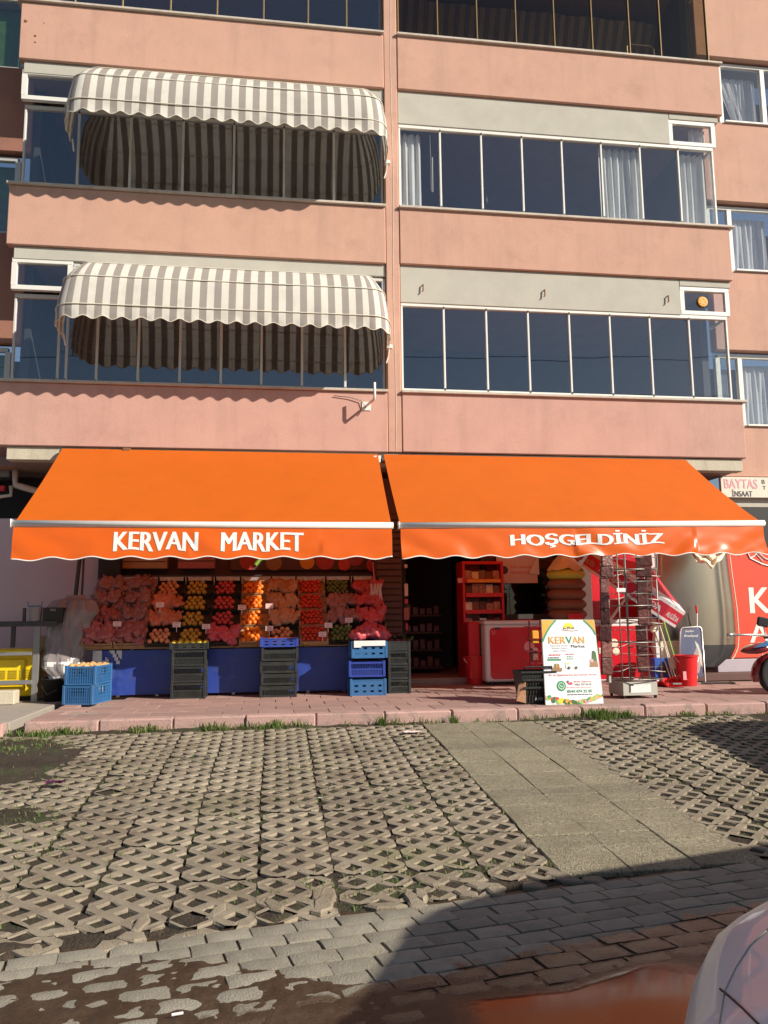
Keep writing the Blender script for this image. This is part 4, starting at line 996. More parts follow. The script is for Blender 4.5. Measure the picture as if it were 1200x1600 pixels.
# price tags
for (px, py, Y) in ((276, 976, 11.33), (250, 945, 11.6), (322, 979, 11.33), (378, 949, 11.6), (421, 947, 11.58), (504, 991, 11.28), (513, 977, 11.3), (545, 969, 11.45), (183, 975, 11.4), (421, 982, 11.3)):
    p = at(px, py, Y - .05); g = MB(); g.box(p.x - .055, p.x + .055, p.y - .004, p.y, p.z - .035, p.z + .035, .002); g.box(p.x - .004, p.x + .004, p.y, p.y + .004, p.z - .1, p.z - .02)
    for k in range(2): g.box(p.x - .035, p.x + .03, p.y - .0055, p.y - .004, p.z + .012 - .03 * k, p.z + .018 - .03 * k, 0, 1)
    o = solo('price_tag', g, ['paper_tag', 'pr_red'], {276: 'pink price tag between peach nets and dull yellow apples', 250: 'pink price tag stuck in the peach nets higher up', 322: 'pink price tag on the bottom dull yellow apples', 378: 'pink price tag left on the oranges', 421: 'pink price tag by the pale nets', 504: 'pink price tag at the tomato box', 513: 'price tag left of the green produce', 545: 'price tag in front of the mauve nets on the right', 183: 'whitish price tag on the rose onion nets at left'}[px] if (px, py) != (421, 982) else 'pink price tag low beside the bottom peaches', 'price tag', tuple(p), group='price tags on the stall')
# cartons and picture board above the stall
for (xa, xb, ya, yb, lab) in ((172, 262, 868, 889, 'flat tan carton lying on the stall top at left'), (278, 336, 866, 889, 'dull red carton on the stall top beside the tan carton')):
    a = at(xa, yb, 12.7); b_ = at(xb, ya, 12.7); tt = thing('carton', lab, 'carton', tuple(a)); g = MB(); g.box(a.x, b_.x, 12.65, 12.95, a.z, b_.z + .06, .01); part(tt, 'box', g, 'cardboard' if xa < 200 else 'net_rose'); g = MB(); g.box(a.x, b_.x, 12.64, 12.648, a.z + (b_.z - a.z) * .5, a.z + (b_.z - a.z) * .56); part(tt, 'flap', g, 'dark_metal')
a = at(360, 889, 12.9); b_ = at(600, 862, 12.9); tt = thing('fruit_banner', 'printed banner of big red tomatoes and vegetables above the stall', 'banner', (a.x, 12.95, a.z)); g = MB(); g.box(a.x, b_.x, 12.9, 12.99, a.z - .02, b_.z + .25, .004); part(tt, 'panel', g, 'shutter_brown')
for i, (px, py, r_, m_) in enumerate(((388, 877, .14, 'f_red'), (480, 878, .12, 'pr_orange'), (508, 876, .15, 'f_red'), (538, 882, .10, 'f_tomato'), (556, 872, .13, 'f_red'), (583, 883, .11, 'f_tomato'), (428, 879, .13, 'pr_brown'))):
    p = at(px, py, 12.89); g = MB(); g.lathe([(r_, 0), (r_ * .97, .004 + .0004 * i), (.001, .005 + .0004 * i)], (0, 0, 0), 22, mtx=Matrix.Rotation(R(90), 3, 'X')); g.xf(Matrix.Translation((p.x, 12.8995, p.z))); part(tt, 'printed_fruit', g, m_)
p = at(404, 875, 12.88); g = MB(); g.tube([(p.x - .05, 12.88, p.z - .08), (p.x, 12.88, p.z), (p.x + .06, 12.88, p.z + .03), (p.x + .08, 12.88, p.z + .1)], [.03, .04, .035, .02], 8); part(tt, 'printed_pepper', g, 'green_stick')
# vegetables hanging at the right end
p = at(586, 935, 11.95); tt = thing('hanging_bags', 'bunch of thin pink plastic bags hanging at the right end of the stall', 'bags', tuple(p))
g = MB(); g.tube([(p.x - .03, p.y, p.z + .55), (p.x, p.y, p.z + .2)], .012, 6); part(tt, 'cord', g, 'net_pink')
for k in range(4):
    g = MB(); x = p.x - .06 + .045 * k; g.grid(lambda u, v: (x + (.03 + .03 * v) * (u - .5) + .01 * math.sin(v * 7 + k), p.y - .02 - .02 * k + .012 * math.sin(u * 12), p.z + .22 - (.36 + .04 * k) * v), 8, 8); part(tt, 'bag', g, 'paper_tag', smooth=True)

# ------------------------------------------------------------------ stacking crates in front
def crate_proto(name, W_, D_, Hh, m_, label, style):
    t = thing(name, label, 'crate', (0, 0, 0)); a, b = W_ / 2, D_ / 2
    g = MB(); g.box(-a + .01, a - .01, -b + .01, b - .01, .004, .014); part(t, 'base', g, m_)
    for (sx, sy) in ((-1, -1), (1, -1), (-1, 1), (1, 1)):
        g = MB(); x, y = sx * (a - .018), sy * (b - .018); g.box(x - .018, x + .018, y - .018, y + .018, 0, Hh + (.012 if style != 'open' else .02), .005); part(t, 'corner_post', g, m_)
    def panel(L_):
        g = MB(); l = L_ / 2 - .036
        if style == 'mesh':
            g.box(-l, l, -.006, .006, .0, .028); g.box(-l, l, -.008, .008, Hh - .03, Hh - .004); g.box(-l, l, -.004, .004, Hh * .45, Hh * .55)
            n = int(L_ / .026)
            for k in range(n):
                x = -l + (k + .5) * 2 * l / n; g.add([(x - .012, -.003, .028), (x - .006, -.003, .028), (x + .012, -.003, Hh - .03), (x + .006, -.003, Hh - .03), (x - .012, .003, .028), (x - .006, .003, .028), (x + .012, .003, Hh - .03), (x + .006, .003, Hh - .03)], [(0, 1, 2, 3), (7, 6, 5, 4), (1, 5, 6, 2), (0, 3, 7, 4)])
            g.box(-l, l, .004, .006, .03, Hh * .5)
        elif style == 'open':
            g.box(-l, l, -.006, .006, .0, .03); g.box(-l, l, -.008, .008, Hh * .62, Hh * .62 + .05)
            n = int(L_ / .024)
            for k in range(n): x = -l + (k + .5) * 2 * l / n; g.box(x - .005, x + .005, -.004, .004, .03, Hh * .62)
            g.add([(-l, -.005, Hh * .62 + .05), (-l + .07, -.005, Hh * .62 + .05), (-l, -.005, Hh), (-l, .005, Hh * .62 + .05), (-l + .07, .005, Hh * .62 + .05), (-l, .005, Hh)], [(0, 1, 2), (5, 4, 3), (1, 4, 5, 2)])
            g.add([(l, -.005, Hh * .62 + .05), (l - .07, -.005, Hh * .62 + .05), (l, -.005, Hh), (l, .005, Hh * .62 + .05), (l - .07, .005, Hh * .62 + .05), (l, .005, Hh)], [(2, 1, 0), (3, 4, 5), (2, 5, 4, 1)])
        elif style == 'slot':
            zr_ = [0, Hh * .22, Hh * .34, Hh * .56, Hh * .68, Hh]
            for k in (0, 2, 4): g.box(-l, l, -.006, .006, zr_[k], zr_[k + 1])
            for z0, z1 in ((zr_[1], zr_[2]), (zr_[3], zr_[4])):
                for k in range(5): x = -l + k * 2 * l / 4; g.box(max(-l, x - .03), min(l, x + .03), -.005, .005, z0, z1)
            g.box(-l, l, -.010, -.006, Hh - .014, Hh - .001)
        else:   # grid
            g.box(-l, l, -.007, .007, Hh - .025, Hh); g.box(-l, l, -.007, .007, 0, .02)
            n = 11
            for k in range(n): x = -l + (k + .5) * 2 * l / n; g.box(x - .005, x + .005, -.007, -.001, .02, Hh - .025)
            for k in range(4):
                z = .02 + (Hh - .045) * (k + .6) / 4.3; g.box(-l, l, -.0055, .001, z - .004, z + .004)
            g.box(-l, -.09, .0012, .004, .02, Hh - .026); g.box(.09, l, .0012, .004, .02, Hh - .026); g.box(-.09, .09, .0012, .004, .02, Hh * .5)
        return g
    fr = panel(W_); sd = panel(D_)
    me = fr.mesh('side_panel', m_); ms = sd.mesh('end_panel', m_)
    o = link('side_panel', me, t, (0, -b + .012, 0)); o = link('side_panel', me, t, (0, b - .012, 0)); o.rotation_euler = (0, 0, math.pi)
    o = link('end_panel', ms, t, (-a + .012, 0, 0)); o.rotation_euler = (0, 0, -math.pi / 2); o = link('end_panel', ms, t, (a - .012, 0, 0)); o.rotation_euler = (0, 0, math.pi / 2)
    return t
PR = {}
def crate(key, spec, loc, rot, label, group):
    if key not in PR: PR[key] = crate_proto(*spec[:5], label, spec[5]); o = PR[key]; o.location = loc; o.rotation_euler = (0, 0, rot); o['label'] = label; o['group'] = group; return o
    return copy_thing(PR[key], loc, rot, label, group)
BM = ('plastic_crate', .46, .30, .21, 'crate_black', 'mesh'); BO = ('plastic_crate', .50, .34, .155, 'crate_black', 'open'); GRID_ = ('plastic_crate', .40, .56, .232, 'crate_blue', 'grid'); SLOT = ('plastic_crate', .50, .36, .215, 'crate_blue', 'slot'); COB = ('plastic_crate', .50, .36, .205, 'crate_cobalt', 'mesh'); BS = ('plastic_crate', .32, .42, .19, 'crate_black', 'mesh')
TB = ('produce_box', .50, .34, .12, 'crate_black', 'slot')
ORD = ['bottom', 'second from the ground', 'third from the ground', 'top']
# stack under the yellow apples
for k in range(3): crate('BM', BM, (-1.11, 11.16, SZ + .215 * k), R(random.uniform(-1, 1)), 'black mesh crate, %s of the stack carrying yellow apples' % ['bottom', 'middle', 'top'][k], 'black crates stacked before the blue tarpaulin')
crate('TBK', ('produce_box', .52, .32, .085, 'crate_black', 'slot'), (-1.11, 11.16, SZ + .65), 0, 'shallow dark box of yellow green apples on the first black stack', 'boxes on the crate stacks')
for j in range(3):
    for i in range(6): fruit('apple_yellow', (-1.32 + .084 * i, 11.06 + .085 * j + random.uniform(-.01, .01), SZ + .65 + .075 + random.uniform(0, .012)), 'yellow green apple in the sunlit box on the first black stack', 'apples in the box on the first black stack')
# stack under the orange tray
for k in range(4): crate('BO', BO, (.08 + .008 * (k % 2), 11.12, SZ + .160 * k), R((-1.2, 1.4, -.8, 2.2)[k]), 'black open-sided crate, %s of the stack under the blue tray of oranges' % ORD[k], 'black crates stacked before the blue tarpaulin')
crate('CTR', ('produce_box', .52, .34, .12, 'crate_cobalt', 'slot'), (.085, 11.12, SZ + .665), 0, 'cobalt blue tray of oranges on the second black stack', 'boxes on the crate stacks')
for j in range(3):
    for i in range(6): fruit('orange', (-.13 + .083 * i, 11.02 + .085 * j, SZ + .665 + .085 + random.uniform(0, .012)), 'orange in the cobalt tray on the second black stack', 'oranges in the cobalt tray')
# three blue crates with a net bag on top
crate('SLOT', SLOT, (1.28, 11.02, SZ), R(.5), 'blue slotted crate at the bottom of the blue stack by the door', 'blue crates by the shop door'); crate('COB', COB, (1.27, 11.02, SZ + .25), R(-1), 'cobalt blue crate in the middle of the blue stack by the door', 'blue crates by the shop door'); crate('SLOT', SLOT, (1.30, 11.03, SZ + .50), R(1), 'blue slotted crate with a white strip, top of the blue stack by the door', 'blue crates by the shop door')
for (z0) in (.235, .485):
    pass
g = MB(); g.box(1.10, 1.52, 10.835, 10.842, SZ + .665, SZ + .735); g.box(1.09, 1.19, 10.828, 10.834, SZ + .645, SZ + .735, 0, 0); solo('white_strip', g, 'print_white', 'white paper strip and price card along the rim of the top blue crate', 'label', (1.3, 10.84, SZ + .7))
for k in range(4):
    o = link('net_bag', BAG['net_pink'][k % 3], None, (1.16 + .10 * k, 11.04 + .03 * (k % 2), SZ + .79 + (.03 if k in (1, 2) else 0))); o.rotation_euler = (.2, .1 * k, .5 * k); o.scale = (1.05, 1.05, 1.2); tag(o, 'bright pink net bag of fruit heaped in the top blue crate by the door', 'net bag', 'pink net bags heaped in the top blue crate')
# black crates right of them with onions
for k in range(3): crate('BS', BS, (1.74, 11.26, SZ + .195 * k), R(1), 'small black crate, %s of the stack beside the blue crates' % ORD[k], 'black crates beside the doorway')
crate('BST', ('produce_box', .32, .42, .13, 'crate_black', 'slot'), (1.74, 11.26, SZ + .585), R(1), 'black box of purple onions on the stack beside the blue crates', 'boxes on the crate stacks')
for k in range(6): fruit('onion', (1.65 + .09 * (k % 3), 11.14 + .13 * (k // 3), SZ + .585 + .115), 'purple onion in the black box beside the blue crates', 'purple onions in the black box')
tt = thing('leafy_greens', 'dark bunch of leafy greens behind the purple onions', 'greens', (1.78, 11.6, .8)); g = MB(); rr = random.Random(3)
for k in range(90):
    a = rr.uniform(0, 6.28); l = rr.uniform(.05, .16); c0 = Vector((1.78 + rr.uniform(-.18, .22), 11.62 + rr.uniform(-.1, .1), .74 + rr.uniform(0, .1))); d = Vector((math.cos(a), math.sin(a) * .6, rr.uniform(.3, 1))).normalized() * l; s_ = Vector((-d.y, d.x, 0)).normalized() * l * .25; g.add([c0, c0 + d * .5 + s_, c0 + d, c0 + d * .5 - s_], [(0, 1, 2, 3)])
part(tt, 'leaves', g, 'leaf', kind='stuff'); g = MB(); g.box(1.62, 1.98, 11.5, 11.72, .12, .76, .01); part(tt, 'box', g, 'crate_black')
# blue crates with potatoes-like fruit at the left end of the stall
for k in range(2): crate('GRID', GRID_, (-2.36 + .01 * k, 10.86, SZ + .242 * k), R(-13 + 3 * k), '%s blue grid crate of the pair at the left end of the stall' % ['lower', 'upper'][k] if k == 0 else 'upper blue grid crate holding round yellow fruit at the left end of the stall', 'blue crates at the left end of the stall')
for j in range(6):
    for i in range(4):
        v = Matrix.Rotation(R(-10), 3, 'Z') @ Vector((-.14 + .093 * i, -.23 + .092 * j, 0)); fruit('potato', (-2.35 + v.x, 10.86 + v.y, SZ + .242 + .212 + random.uniform(0, .02)), 'round yellow brown fruit in the upper blue grid crate at left', 'fruit in the blue grid crate at the left')

# plastic sheet bundle at the left end of the stall
tt = thing('plastic_sheet', 'crumpled grey brown plastic sheeting draped from a post beside the stall', 'sheet', (-2.75, 11.5, SZ))
PP = [(118, 930, .24), (112, 955, .36), (108, 975, .30), (105, 1000, .27), (98, 1025, .26), (96, 1045, .22), (98, 1062, .16)]
def sheet(u, v):
    k = v * (len(PP) - 1); i = min(int(k), len(PP) - 2); f_ = k - i
    a, b = PP[i], PP[i + 1]; px = a[0] + (b[0] - a[0]) * f_; py = a[1] + (b[1] - a[1]) * f_; r_ = a[2] + (b[2] - a[2]) * f_
    c = at(px, py, 11.55 - .35 * v); an = 2 * math.pi * u
    rr_ = r_ * (1 + .42 * abs(MN.noise(Vector((math.cos(an) * 1.7, math.sin(an) * 1.7, v * 3.2)))) - .12 + .12 * MN.noise(Vector((math.cos(an) * 4, math.sin(an) * 4, v * 8))))
    if v < .05: rr_ *= .5
    return (c.x + rr_ * math.cos(an) * 1.0, c.y + rr_ * math.sin(an) * .7, c.z)
g = MB(); g.grid(sheet, 48, 34, mfn=lambda i, j: 1 if j > 24 and MN.noise(Vector((i * .16, j * .22, 3))) > -.05 else 0); part(tt, 'sheeting', g, ['sheet_plastic', 'sheet_white'])
g = MB(); g.tube([at(128, 930, 11.7), at(132, 850, 11.7)], .016, 6); g.tube([at(118, 930, 11.75), at(127, 850, 11.75)], .03, 6); part(tt, 'post', g, 'dark_metal')

# iron rail, yellow generator
tt = thing('iron_rail', 'black iron rail frame standing over the yellow machine', 'rail', (-3.4, 11.1, SZ)); YR = 11.15
def bar(a, b, r_, m_='grey_metal', y=YR, n='bar'):
    p, q = at(*a, y), at(*b, y); g = MB(); dx, dz = (r_, 0) if abs(p.x - q.x) < abs(p.z - q.z) else (0, r_)
    g.box(min(p.x, q.x) - dx, max(p.x, q.x) + dx, y - .02, y + .02, min(p.z, q.z) - dz, max(p.z, q.z) + dz, .003); part(tt, n, g, m_)
bar((-60, 974), (90, 976), .02, 'dark_metal'); bar((57, 979), (55, 1097), .025, 'grey_metal', n='post'); bar((20, 979), (21, 1012), .016, 'dark_metal', YR + .1, 'post')
bar((-60, 1022), (50, 1022), .016, 'grey_metal', YR - .03); bar((-60, 1067), (50, 1067), .018, 'grey_metal', YR - .03); bar((38, 950), (38, 972), .014, 'dark_metal', YR + .05, 'post')
tt = thing('yellow_machine', 'bright yellow machine with slatted vents behind the iron rail', 'machine', (-3.6, 11.4, SZ)); a = at(55, 1093, 11.3); b_ = at(55, 1014, 11.3)
x1 = a.x; z1 = b_.z
g = MB(); g.box(-4.6, x1, 11.32, 11.85, SZ + .06, z1 - .07, .02); part(tt, 'body', g, 'yellow_plastic')
g = MB(); g.box(-4.6, x1 + .0, 11.25, 11.87, z1 - .068, z1, .02); part(tt, 'lid', g, 'yellow_plastic')
g = MB(); g.box(-4.5, x1 - .14, 11.27, 11.318, SZ + .20, z1 - .13, .015); part(tt, 'front_panel', g, 'yellow_plastic')
for k in range(6):
    for j in range(5):
        g = MB(); g.box(-4.4 + .145 * k + .36, -4.4 + .145 * k + .47, 11.255, 11.268, SZ + .30 + .024 * j, SZ + .311 + .024 * j); part(tt, 'vent_slat', g, 'yellow_trim')
g = MB(); g.tube([(-4.4, 11.24, SZ + .18), (x1 - .12, 11.24, SZ + .18)], .025, 8); part(tt, 'bumper', g, 'yellow_plastic', smooth=True)
g = MB(); g.box(-4.4, x1 - .05, 11.4, 11.8, SZ + .0, SZ + .058); part(tt, 'foot', g, 'black')
p = at(10, 1102, 10.85); g = MB(); g.box(p.x - .3, p.x + .11, 10.78, 11.0, SZ, SZ + .175, .012); g.box(p.x - .15, p.x - .13, 10.775, 10.779, SZ + .04, SZ + .15); solo('concrete_block', g, 'beam_cream', 'pale concrete block on the pavement before the yellow machine', 'block', (p.x, 10.9, SZ))
p = at(55, 972, 11.2); tt = thing('clear_tub', 'clear plastic tub with blue clip handles on the iron rail', 'tub', tuple(p)); g = MB(); g.lathe([(.06, 0), (.075, .02), (.09, .2), (.082, .2), (.06, .02)], (p.x, 11.2, p.z), 14); part(tt, 'tub', g, 'clear_tub'); g = MB(); g.tube([(p.x - .09, 11.15, p.z + .27), (p.x - .085, 11.15, p.z + .21), (p.x + .085, 11.15, p.z + .21), (p.x + .09, 11.15, p.z + .27)], .008, 6); part(tt, 'handle', g, 'crate_blue')
p = at(86, 974, 11.25); tt = thing('black_box', 'small black open box on the iron rail beside the plastic sheeting', 'box', tuple(p)); g = MB(); g.add([(p.x - .14, 11.15, p.z), (p.x + .1, 11.15, p.z), (p.x + .13, 11.1, p.z + .21), (p.x - .12, 11.1, p.z + .21), (p.x - .14, 11.4, p.z), (p.x + .1, 11.4, p.z), (p.x + .13, 11.4, p.z + .21), (p.x - .12, 11.4, p.z + .21)], [(0, 1, 2, 3), (5, 4, 7, 6), (1, 5, 6, 2), (4, 0, 3, 7), (4, 5, 1, 0)]); part(tt, 'box', g, 'black')
g = MB(); put_text(g, 'TLC', lambda x, y: (p.x - .03 + x, 11.10 - .002, p.z + .165 + y), .07, .025, .01); part(tt, 'print', g, 'paper_tag')
p = at(72, 1075, 11.0); tt = thing('dark_bin', 'black plastic tub half hidden behind the left blue crates', 'tub', (p.x, 11.1, SZ)); g = MB(); g.lathe([(.13, 0), (.17, .28), (.185, .285), (.175, .3), (.15, .28), (.12, .03)], (p.x + .06, 11.2, SZ), 16); part(tt, 'tub', g, 'black', smooth=True); g = MB(); g.tube([(p.x - .06, 11.02, SZ + .2), (p.x + .02, 10.98, SZ + .1), (p.x + .14, 11.0, SZ + .16)], .01, 6); part(tt, 'handle', g, 'dark_metal')
p = at(68, 1005, 11.5); g = MB(); g.box(p.x - .12, p.x + .12, 11.5, 11.7, SZ, p.z + .1, .02); solo('brown_sack', g, 'cardboard', 'brown carton end between the yellow machine and the plastic sheeting', 'carton', (p.x, 11.6, SZ))

# ================================================================== RIGHT OF THE DOOR
# snack rack
tt = thing('snack_rack', 'red metal snack rack with shelves of dark packets beside the doorway', 'rack', (3.65, 12.6, .2))
a = at(727, 1050, 12.55); b_ = at(783, 882, 12.55); rx0, rx1, rz1 = a.x, b_.x, b_.z
for x in (rx0, rx1): g = MB(); g.box(x - .02, x + .02, 12.5, 12.95, .2, rz1, .004); part(tt, 'side_panel', g, 'red_plastic')
g = MB(); g.box(rx0 + .021, rx1 - .021, 12.92, 12.95, .2, rz1); part(tt, 'back_panel', g, 'freezer_red')
g = MB(); g.box(rx0 - .02, rx1 + .02, 12.5, 12.95, rz1 + .001, rz1 + .05, .005); part(tt, 'top', g, 'red_plastic')
g = MB(); g.box(rx0 - .1, rx0 - .021, 12.5, 12.52, rz1 - .3, rz1 - .22, .004); part(tt, 'price_flag', g, 'pr_pink')
for k, py in enumerate((909, 931, 957, 985, 1010, 1035)):
    z = at(755, py, 12.5).z; g = MB(); g.box(rx0 + .021, rx1 - .021, 12.47, 12.9, z - .012, z, 0); g.box(rx0 + .021, rx1 - .021, 12.455, 12.47, z - .02, z + .045, .004); part(tt, 'shelf', g, 'red_plastic')
    if k == 0: g = MB(); g.box(rx0 + .05, rx1 - .05, 12.45, 12.4545, z - .01, z + .035); part(tt, 'price_strip', g, 'pr_orange')
    for j in range(5):
        x = rx0 + .03 + (rx1 - rx0 - .06) * j / 5; hh = random.uniform(.15, .20); g = MB(); ww = (rx1 - rx0 - .06) / 5 - .008
        g.add([(x, 12.52, z), (x + ww, 12.52, z), (x + ww, 12.56, z + hh), (x, 12.56, z + hh), (x, 12.60, z), (x + ww, 12.60, z), (x + ww, 12.565, z + hh), (x, 12.565, z + hh)], [(0, 1, 2, 3), (5, 4, 7, 6), (4, 0, 3, 7), (1, 5, 6, 2), (3, 2, 6, 7)])
        part(tt, 'packet', g, ('snack_mix', 'packet_brown', 'foil', 'snack_mix', 'roll_brown')[(j * 2 + k) % 5])
# red bucket by the rack
def bucket(c, r0, r1, h, label, txt=None):
    tt = thing('bucket', label, 'bucket', c); g = MB(); g.lathe([(r0, 0), (r1, h - .02), (r1 + .014, h - .02), (r1 + .014, h), (r1 - .008, h), (r0 - .01, .02), (.001, .015)], c, 26); part(tt, 'shell', g, 'red_plastic', ang=40)
    g = MB(); g.tube([(c[0] + (r1 + .012) * math.cos(a), c[1] - .03 - .06 * math.sin(a), c[2] + h - .03 - (r1 * .9) * math.sin(a) * .8) for a in [math.pi * k / 12 for k in range(13)]], .006, 6); part(tt, 'handle', g, 'bar_white')
    for sx in (-1, 1): g = MB(); g.box(c[0] + sx * (r1 + .004) - .012, c[0] + sx * (r1 + .004) + .012, c[1] - .03, c[1] + .03, c[2] + h - .07, c[2] + h - .021, .004); part(tt, 'ear', g, 'red_plastic')
    return tt
p = at(742, 1067, 12.3); bucket((p.x, 12.3, SZ + .005), .125, .16, .43, 'tall red bucket in the shade below the snack rack')
# ice-cream chest freezers
def freezer(x0, x1, y0, y1, z0, z1, label, deco=True):
    tt = thing('chest_freezer', label, 'freezer', ((x0 + x1) / 2, y0, z0 - .1))
    g = MB(); g.box(x0, x1, y0, y1, z0, z1 - .06, .02); part(tt, 'cabinet', g, 'freezer_white'); g = MB(); g.box(x0 - .012, x1 + .012, y0 - .015, y1, z1 - .058, z1, .014); part(tt, 'rim', g, 'freezer_white' if deco else 'freezer_red')
    g = MB(); g.box(x0 + .04, x1 - .04, y0 + .03, y1 - .02, z1 + .001, z1 + .012, .004); part(tt, 'lid', g, 'shop_glass')
    a, b, c, d = x0 + .075, x1 - .03, z0 + .04, z1 - .105; r_ = .07; poly = []
    for (cx, cz, s_) in ((b - r_, c + r_, -90), (b - r_, d - r_, 0), (a + r_, d - r_, 90), (a + r_, c + r_, 180)):
        for k in range(7): q = R(s_ + 15 * k); poly.append((cx + r_ * math.cos(q), cz + r_ * math.sin(q)))
    g = MB(); g.prism(poly, y0 - .006, y0 - .001); part(tt, 'front_panel', g, 'freezer_red')
    for x in (x0 + .08, x1 - .08): g = MB(); g.lathe([(.03, -.012), (.03, .012)], (0, 0, 0), 12, mtx=Matrix.Rotation(R(90), 3, 'Y')); g.xf(Matrix.Translation((x, y0 + .05, z0 - .07))); g.box(x - .02, x + .02, y0 + .03, y0 + .07, z0 - .06, z0 - .001); part(tt, 'caster', g, 'rubber')
    return tt
a = at(757, 970, 12.0); b_ = at(846, 1064, 12.0); FX0, FX1, FZ1, FZ0 = a.x, 4.42, a.z, b_.z
tt = freezer(FX0, FX1, 12.0, 12.62, FZ0, FZ1, 'white chest freezer with a rounded red front beside the snack rack')
g = MB(); put_text(g, 'U', lambda x, y: (FX0 + .11 + x, 11.993, FZ1 - .21 + y), .05, .06, .012); part(tt, 'logo', g, 'pr_pink'); g = MB(); g.box(FX0 + .15, FX0 + .24, 11.9925, 11.9935, FZ1 - .135, FZ1 - .105); part(tt, 'badge', g, 'navy_print')
g = MB(); g.lathe([(.085, 0), (.08, .002), (.001, .003)], (0, 0, 0), 18, mtx=Matrix.Rotation(R(90), 3, 'X')); g.xf(Matrix.Translation((FX0 + .70, 11.9935, FZ0 + .52))); part(tt, 'print', g, 'pr_pink')
g = MB(); g.box(FX0 - .22, FX0 - .03, 12.18, 12.7, FZ0 + .02, FZ1 - .02, .02); g.box(FX0 - .14, FX0 - .13, 12.176, 12.18, FZ0 + .5, FZ0 + .62); solo('red_cabinet', g, 'freezer_red', 'narrow red cabinet end between the snack rack and the freezer', 'cabinet', (FX0 - .1, 12.2, .15))
a = at(950, 968, 12.2); b_ = at(1030, 1063, 12.2)
tt = freezer(4.55, at(1031, 1000, 12.2).x, 12.2, 12.8, b_.z, a.z, 'wide red chest freezer behind the wire display rack', True)
x1 = at(1029, 1000, 12.18).x; g = MB(); g.prism([(x1 - .22, b_.z), (x1, b_.z), (x1, a.z - .1), (x1 - .05, a.z - .1), (x1 - .13, a.z - .45), (x1 - .06, b_.z + .25)], 12.185, 12.192); part(tt, 'white_stripe', g, 'freezer_white')
for (px, py, r_) in ((960, 1005, .07), (963, 1018, .06), (937, 1017, .05)):
    p = at(px, py, 12.18); g = MB(); g.lathe([(r_, 0), (r_ * .9, .003), (.001, .005)], (0, 0, 0), 14, mtx=Matrix.Rotation(R(90), 3, 'X')); g.xf(Matrix.Translation((p.x, 12.191, p.z))); part(tt, 'printed_scoop', g, 'cloth_cream')
# window poster
a = at(775, 867, 12.94); b_ = at(840, 911, 12.94); tt = thing('window_poster', 'pinkish shop poster with round emblem on the window behind the freezer', 'poster', (a.x, 12.93, b_.z)); w_, h_ = b_.x - a.x, a.z - b_.z
g = MB(); g.box(a.x, b_.x, 12.93, 12.94, b_.z, a.z + .25, .001); part(tt, 'sheet', g, 'paper_tag')
g = MB(); g.lathe([(.07, 0), (.066, .002), (.001, .003)], (0, 0, 0), 18, mtx=Matrix.Rotation(R(90), 3, 'X')); g.xf(Matrix.Translation((a.x + .13, 12.9295, b_.z + .22))); part(tt, 'emblem', g, 'pr_dark')
g = MB(); put_text(g, 'Evin Sipariş', lambda x, y: (a.x + .24 + x, 12.928, b_.z + .24 + y), .36, .055, .015); put_text(g, '0544 474 25 85', lambda x, y: (a.x + .24 + x, 12.928, b_.z + .15 + y), .36, .05, .015); part(tt, 'lettering', g, 'pr_red')
g = MB(); put_text(g, 'KERVAN', lambda x, y: (a.x + .08 + x, 12.928, b_.z + .47 + y), .5, .09, .02); part(tt, 'lettering', g, 'pr_brown')
g = MB(); g.add([(b_.x - .16, 12.9, b_.z + .16), (b_.x + .02, 12.9, b_.z + .48), (b_.x + .03, 12.92, b_.z + .14), (b_.x - .02, 12.95, b_.z + .2)], [(0, 2, 1), (0, 1, 3), (1, 2, 3), (2, 0, 3)]); part(tt, 'curled_corner', g, 'print_white')
# column of padded rolls
a = at(862, 890, 11.9); b_ = at(920, 890, 11.9); cx = (a.x + b_.x) / 2; rr0 = (b_.x - a.x) / 2
tt = thing('padded_rolls', 'tall stack of padded brown rings under a lime ring and cream cloth', 'rolls', (cx, 12.1, .9))
z = .95; k = 0
while z < 1.86:
    h = .155; g = MB(); prof = [(.001, z)] + [(rr0 - .06 + .06 * math.sin(math.pi * q / 8), z + h * q / 8) for q in range(9)] + [(.001, z + h)]; g.lathe(prof, (cx, 12.1, 0), 22); part(tt, 'ring', g, 'roll_brown' if z < 1.62 else 'roll_lime', smooth=True); z += h + .002; k += 1
g = MB()
g.grid(lambda u, v: (cx + (rr0 * (.97 - .75 * v) + .03 * MN.noise(Vector((u * 9, v * 3, 1)))) * math.cos(6.283 * u), 12.1 + (rr0 * (.97 - .75 * v)) * math.sin(6.283 * u), z - .02 + .3 * v + .05 * MN.noise(Vector((math.cos(6.283 * u) * 2, math.sin(6.283 * u) * 2, v * 3)))), 28, 8); part(tt, 'cloth', g, 'cloth_cream', smooth=True)
p = at(905, 871, 11.75); g = MB(); g.lathe([(.001, -.05), (.06, -.02), (.07, .02), (.001, .06)], (p.x, p.y - .0, p.z), 10); part(tt, 'pink_flower', g, 'net_pink')
p = at(897, 962, 11.8); g = MB(); g.box(p.x - .11, p.x + .12, 11.74, 11.78, p.z - .1, p.z + .03, .008); part(tt, 'red_card', g, 'red_plastic')
g = MB(); g.box(cx - rr0 * .9, cx + rr0 * .9, 11.82, 12.4, .15, .948, .01); solo('roll_stand', g, 'freezer_red', 'red box carrying the stack of brown padded rings', 'box', (cx, 12.1, .15))
# leaning red display board behind the rack, and white post
p = at(1023, 940, 11.6); g = MB(); g.box(p.x - .035, p.x + .035, 11.58, 11.66, .125, 2.6, .006); solo('white_post', g, 'freezer_white', 'white post between the red wall and the steel vessel panel', 'post', (p.x, 11.6, .12))

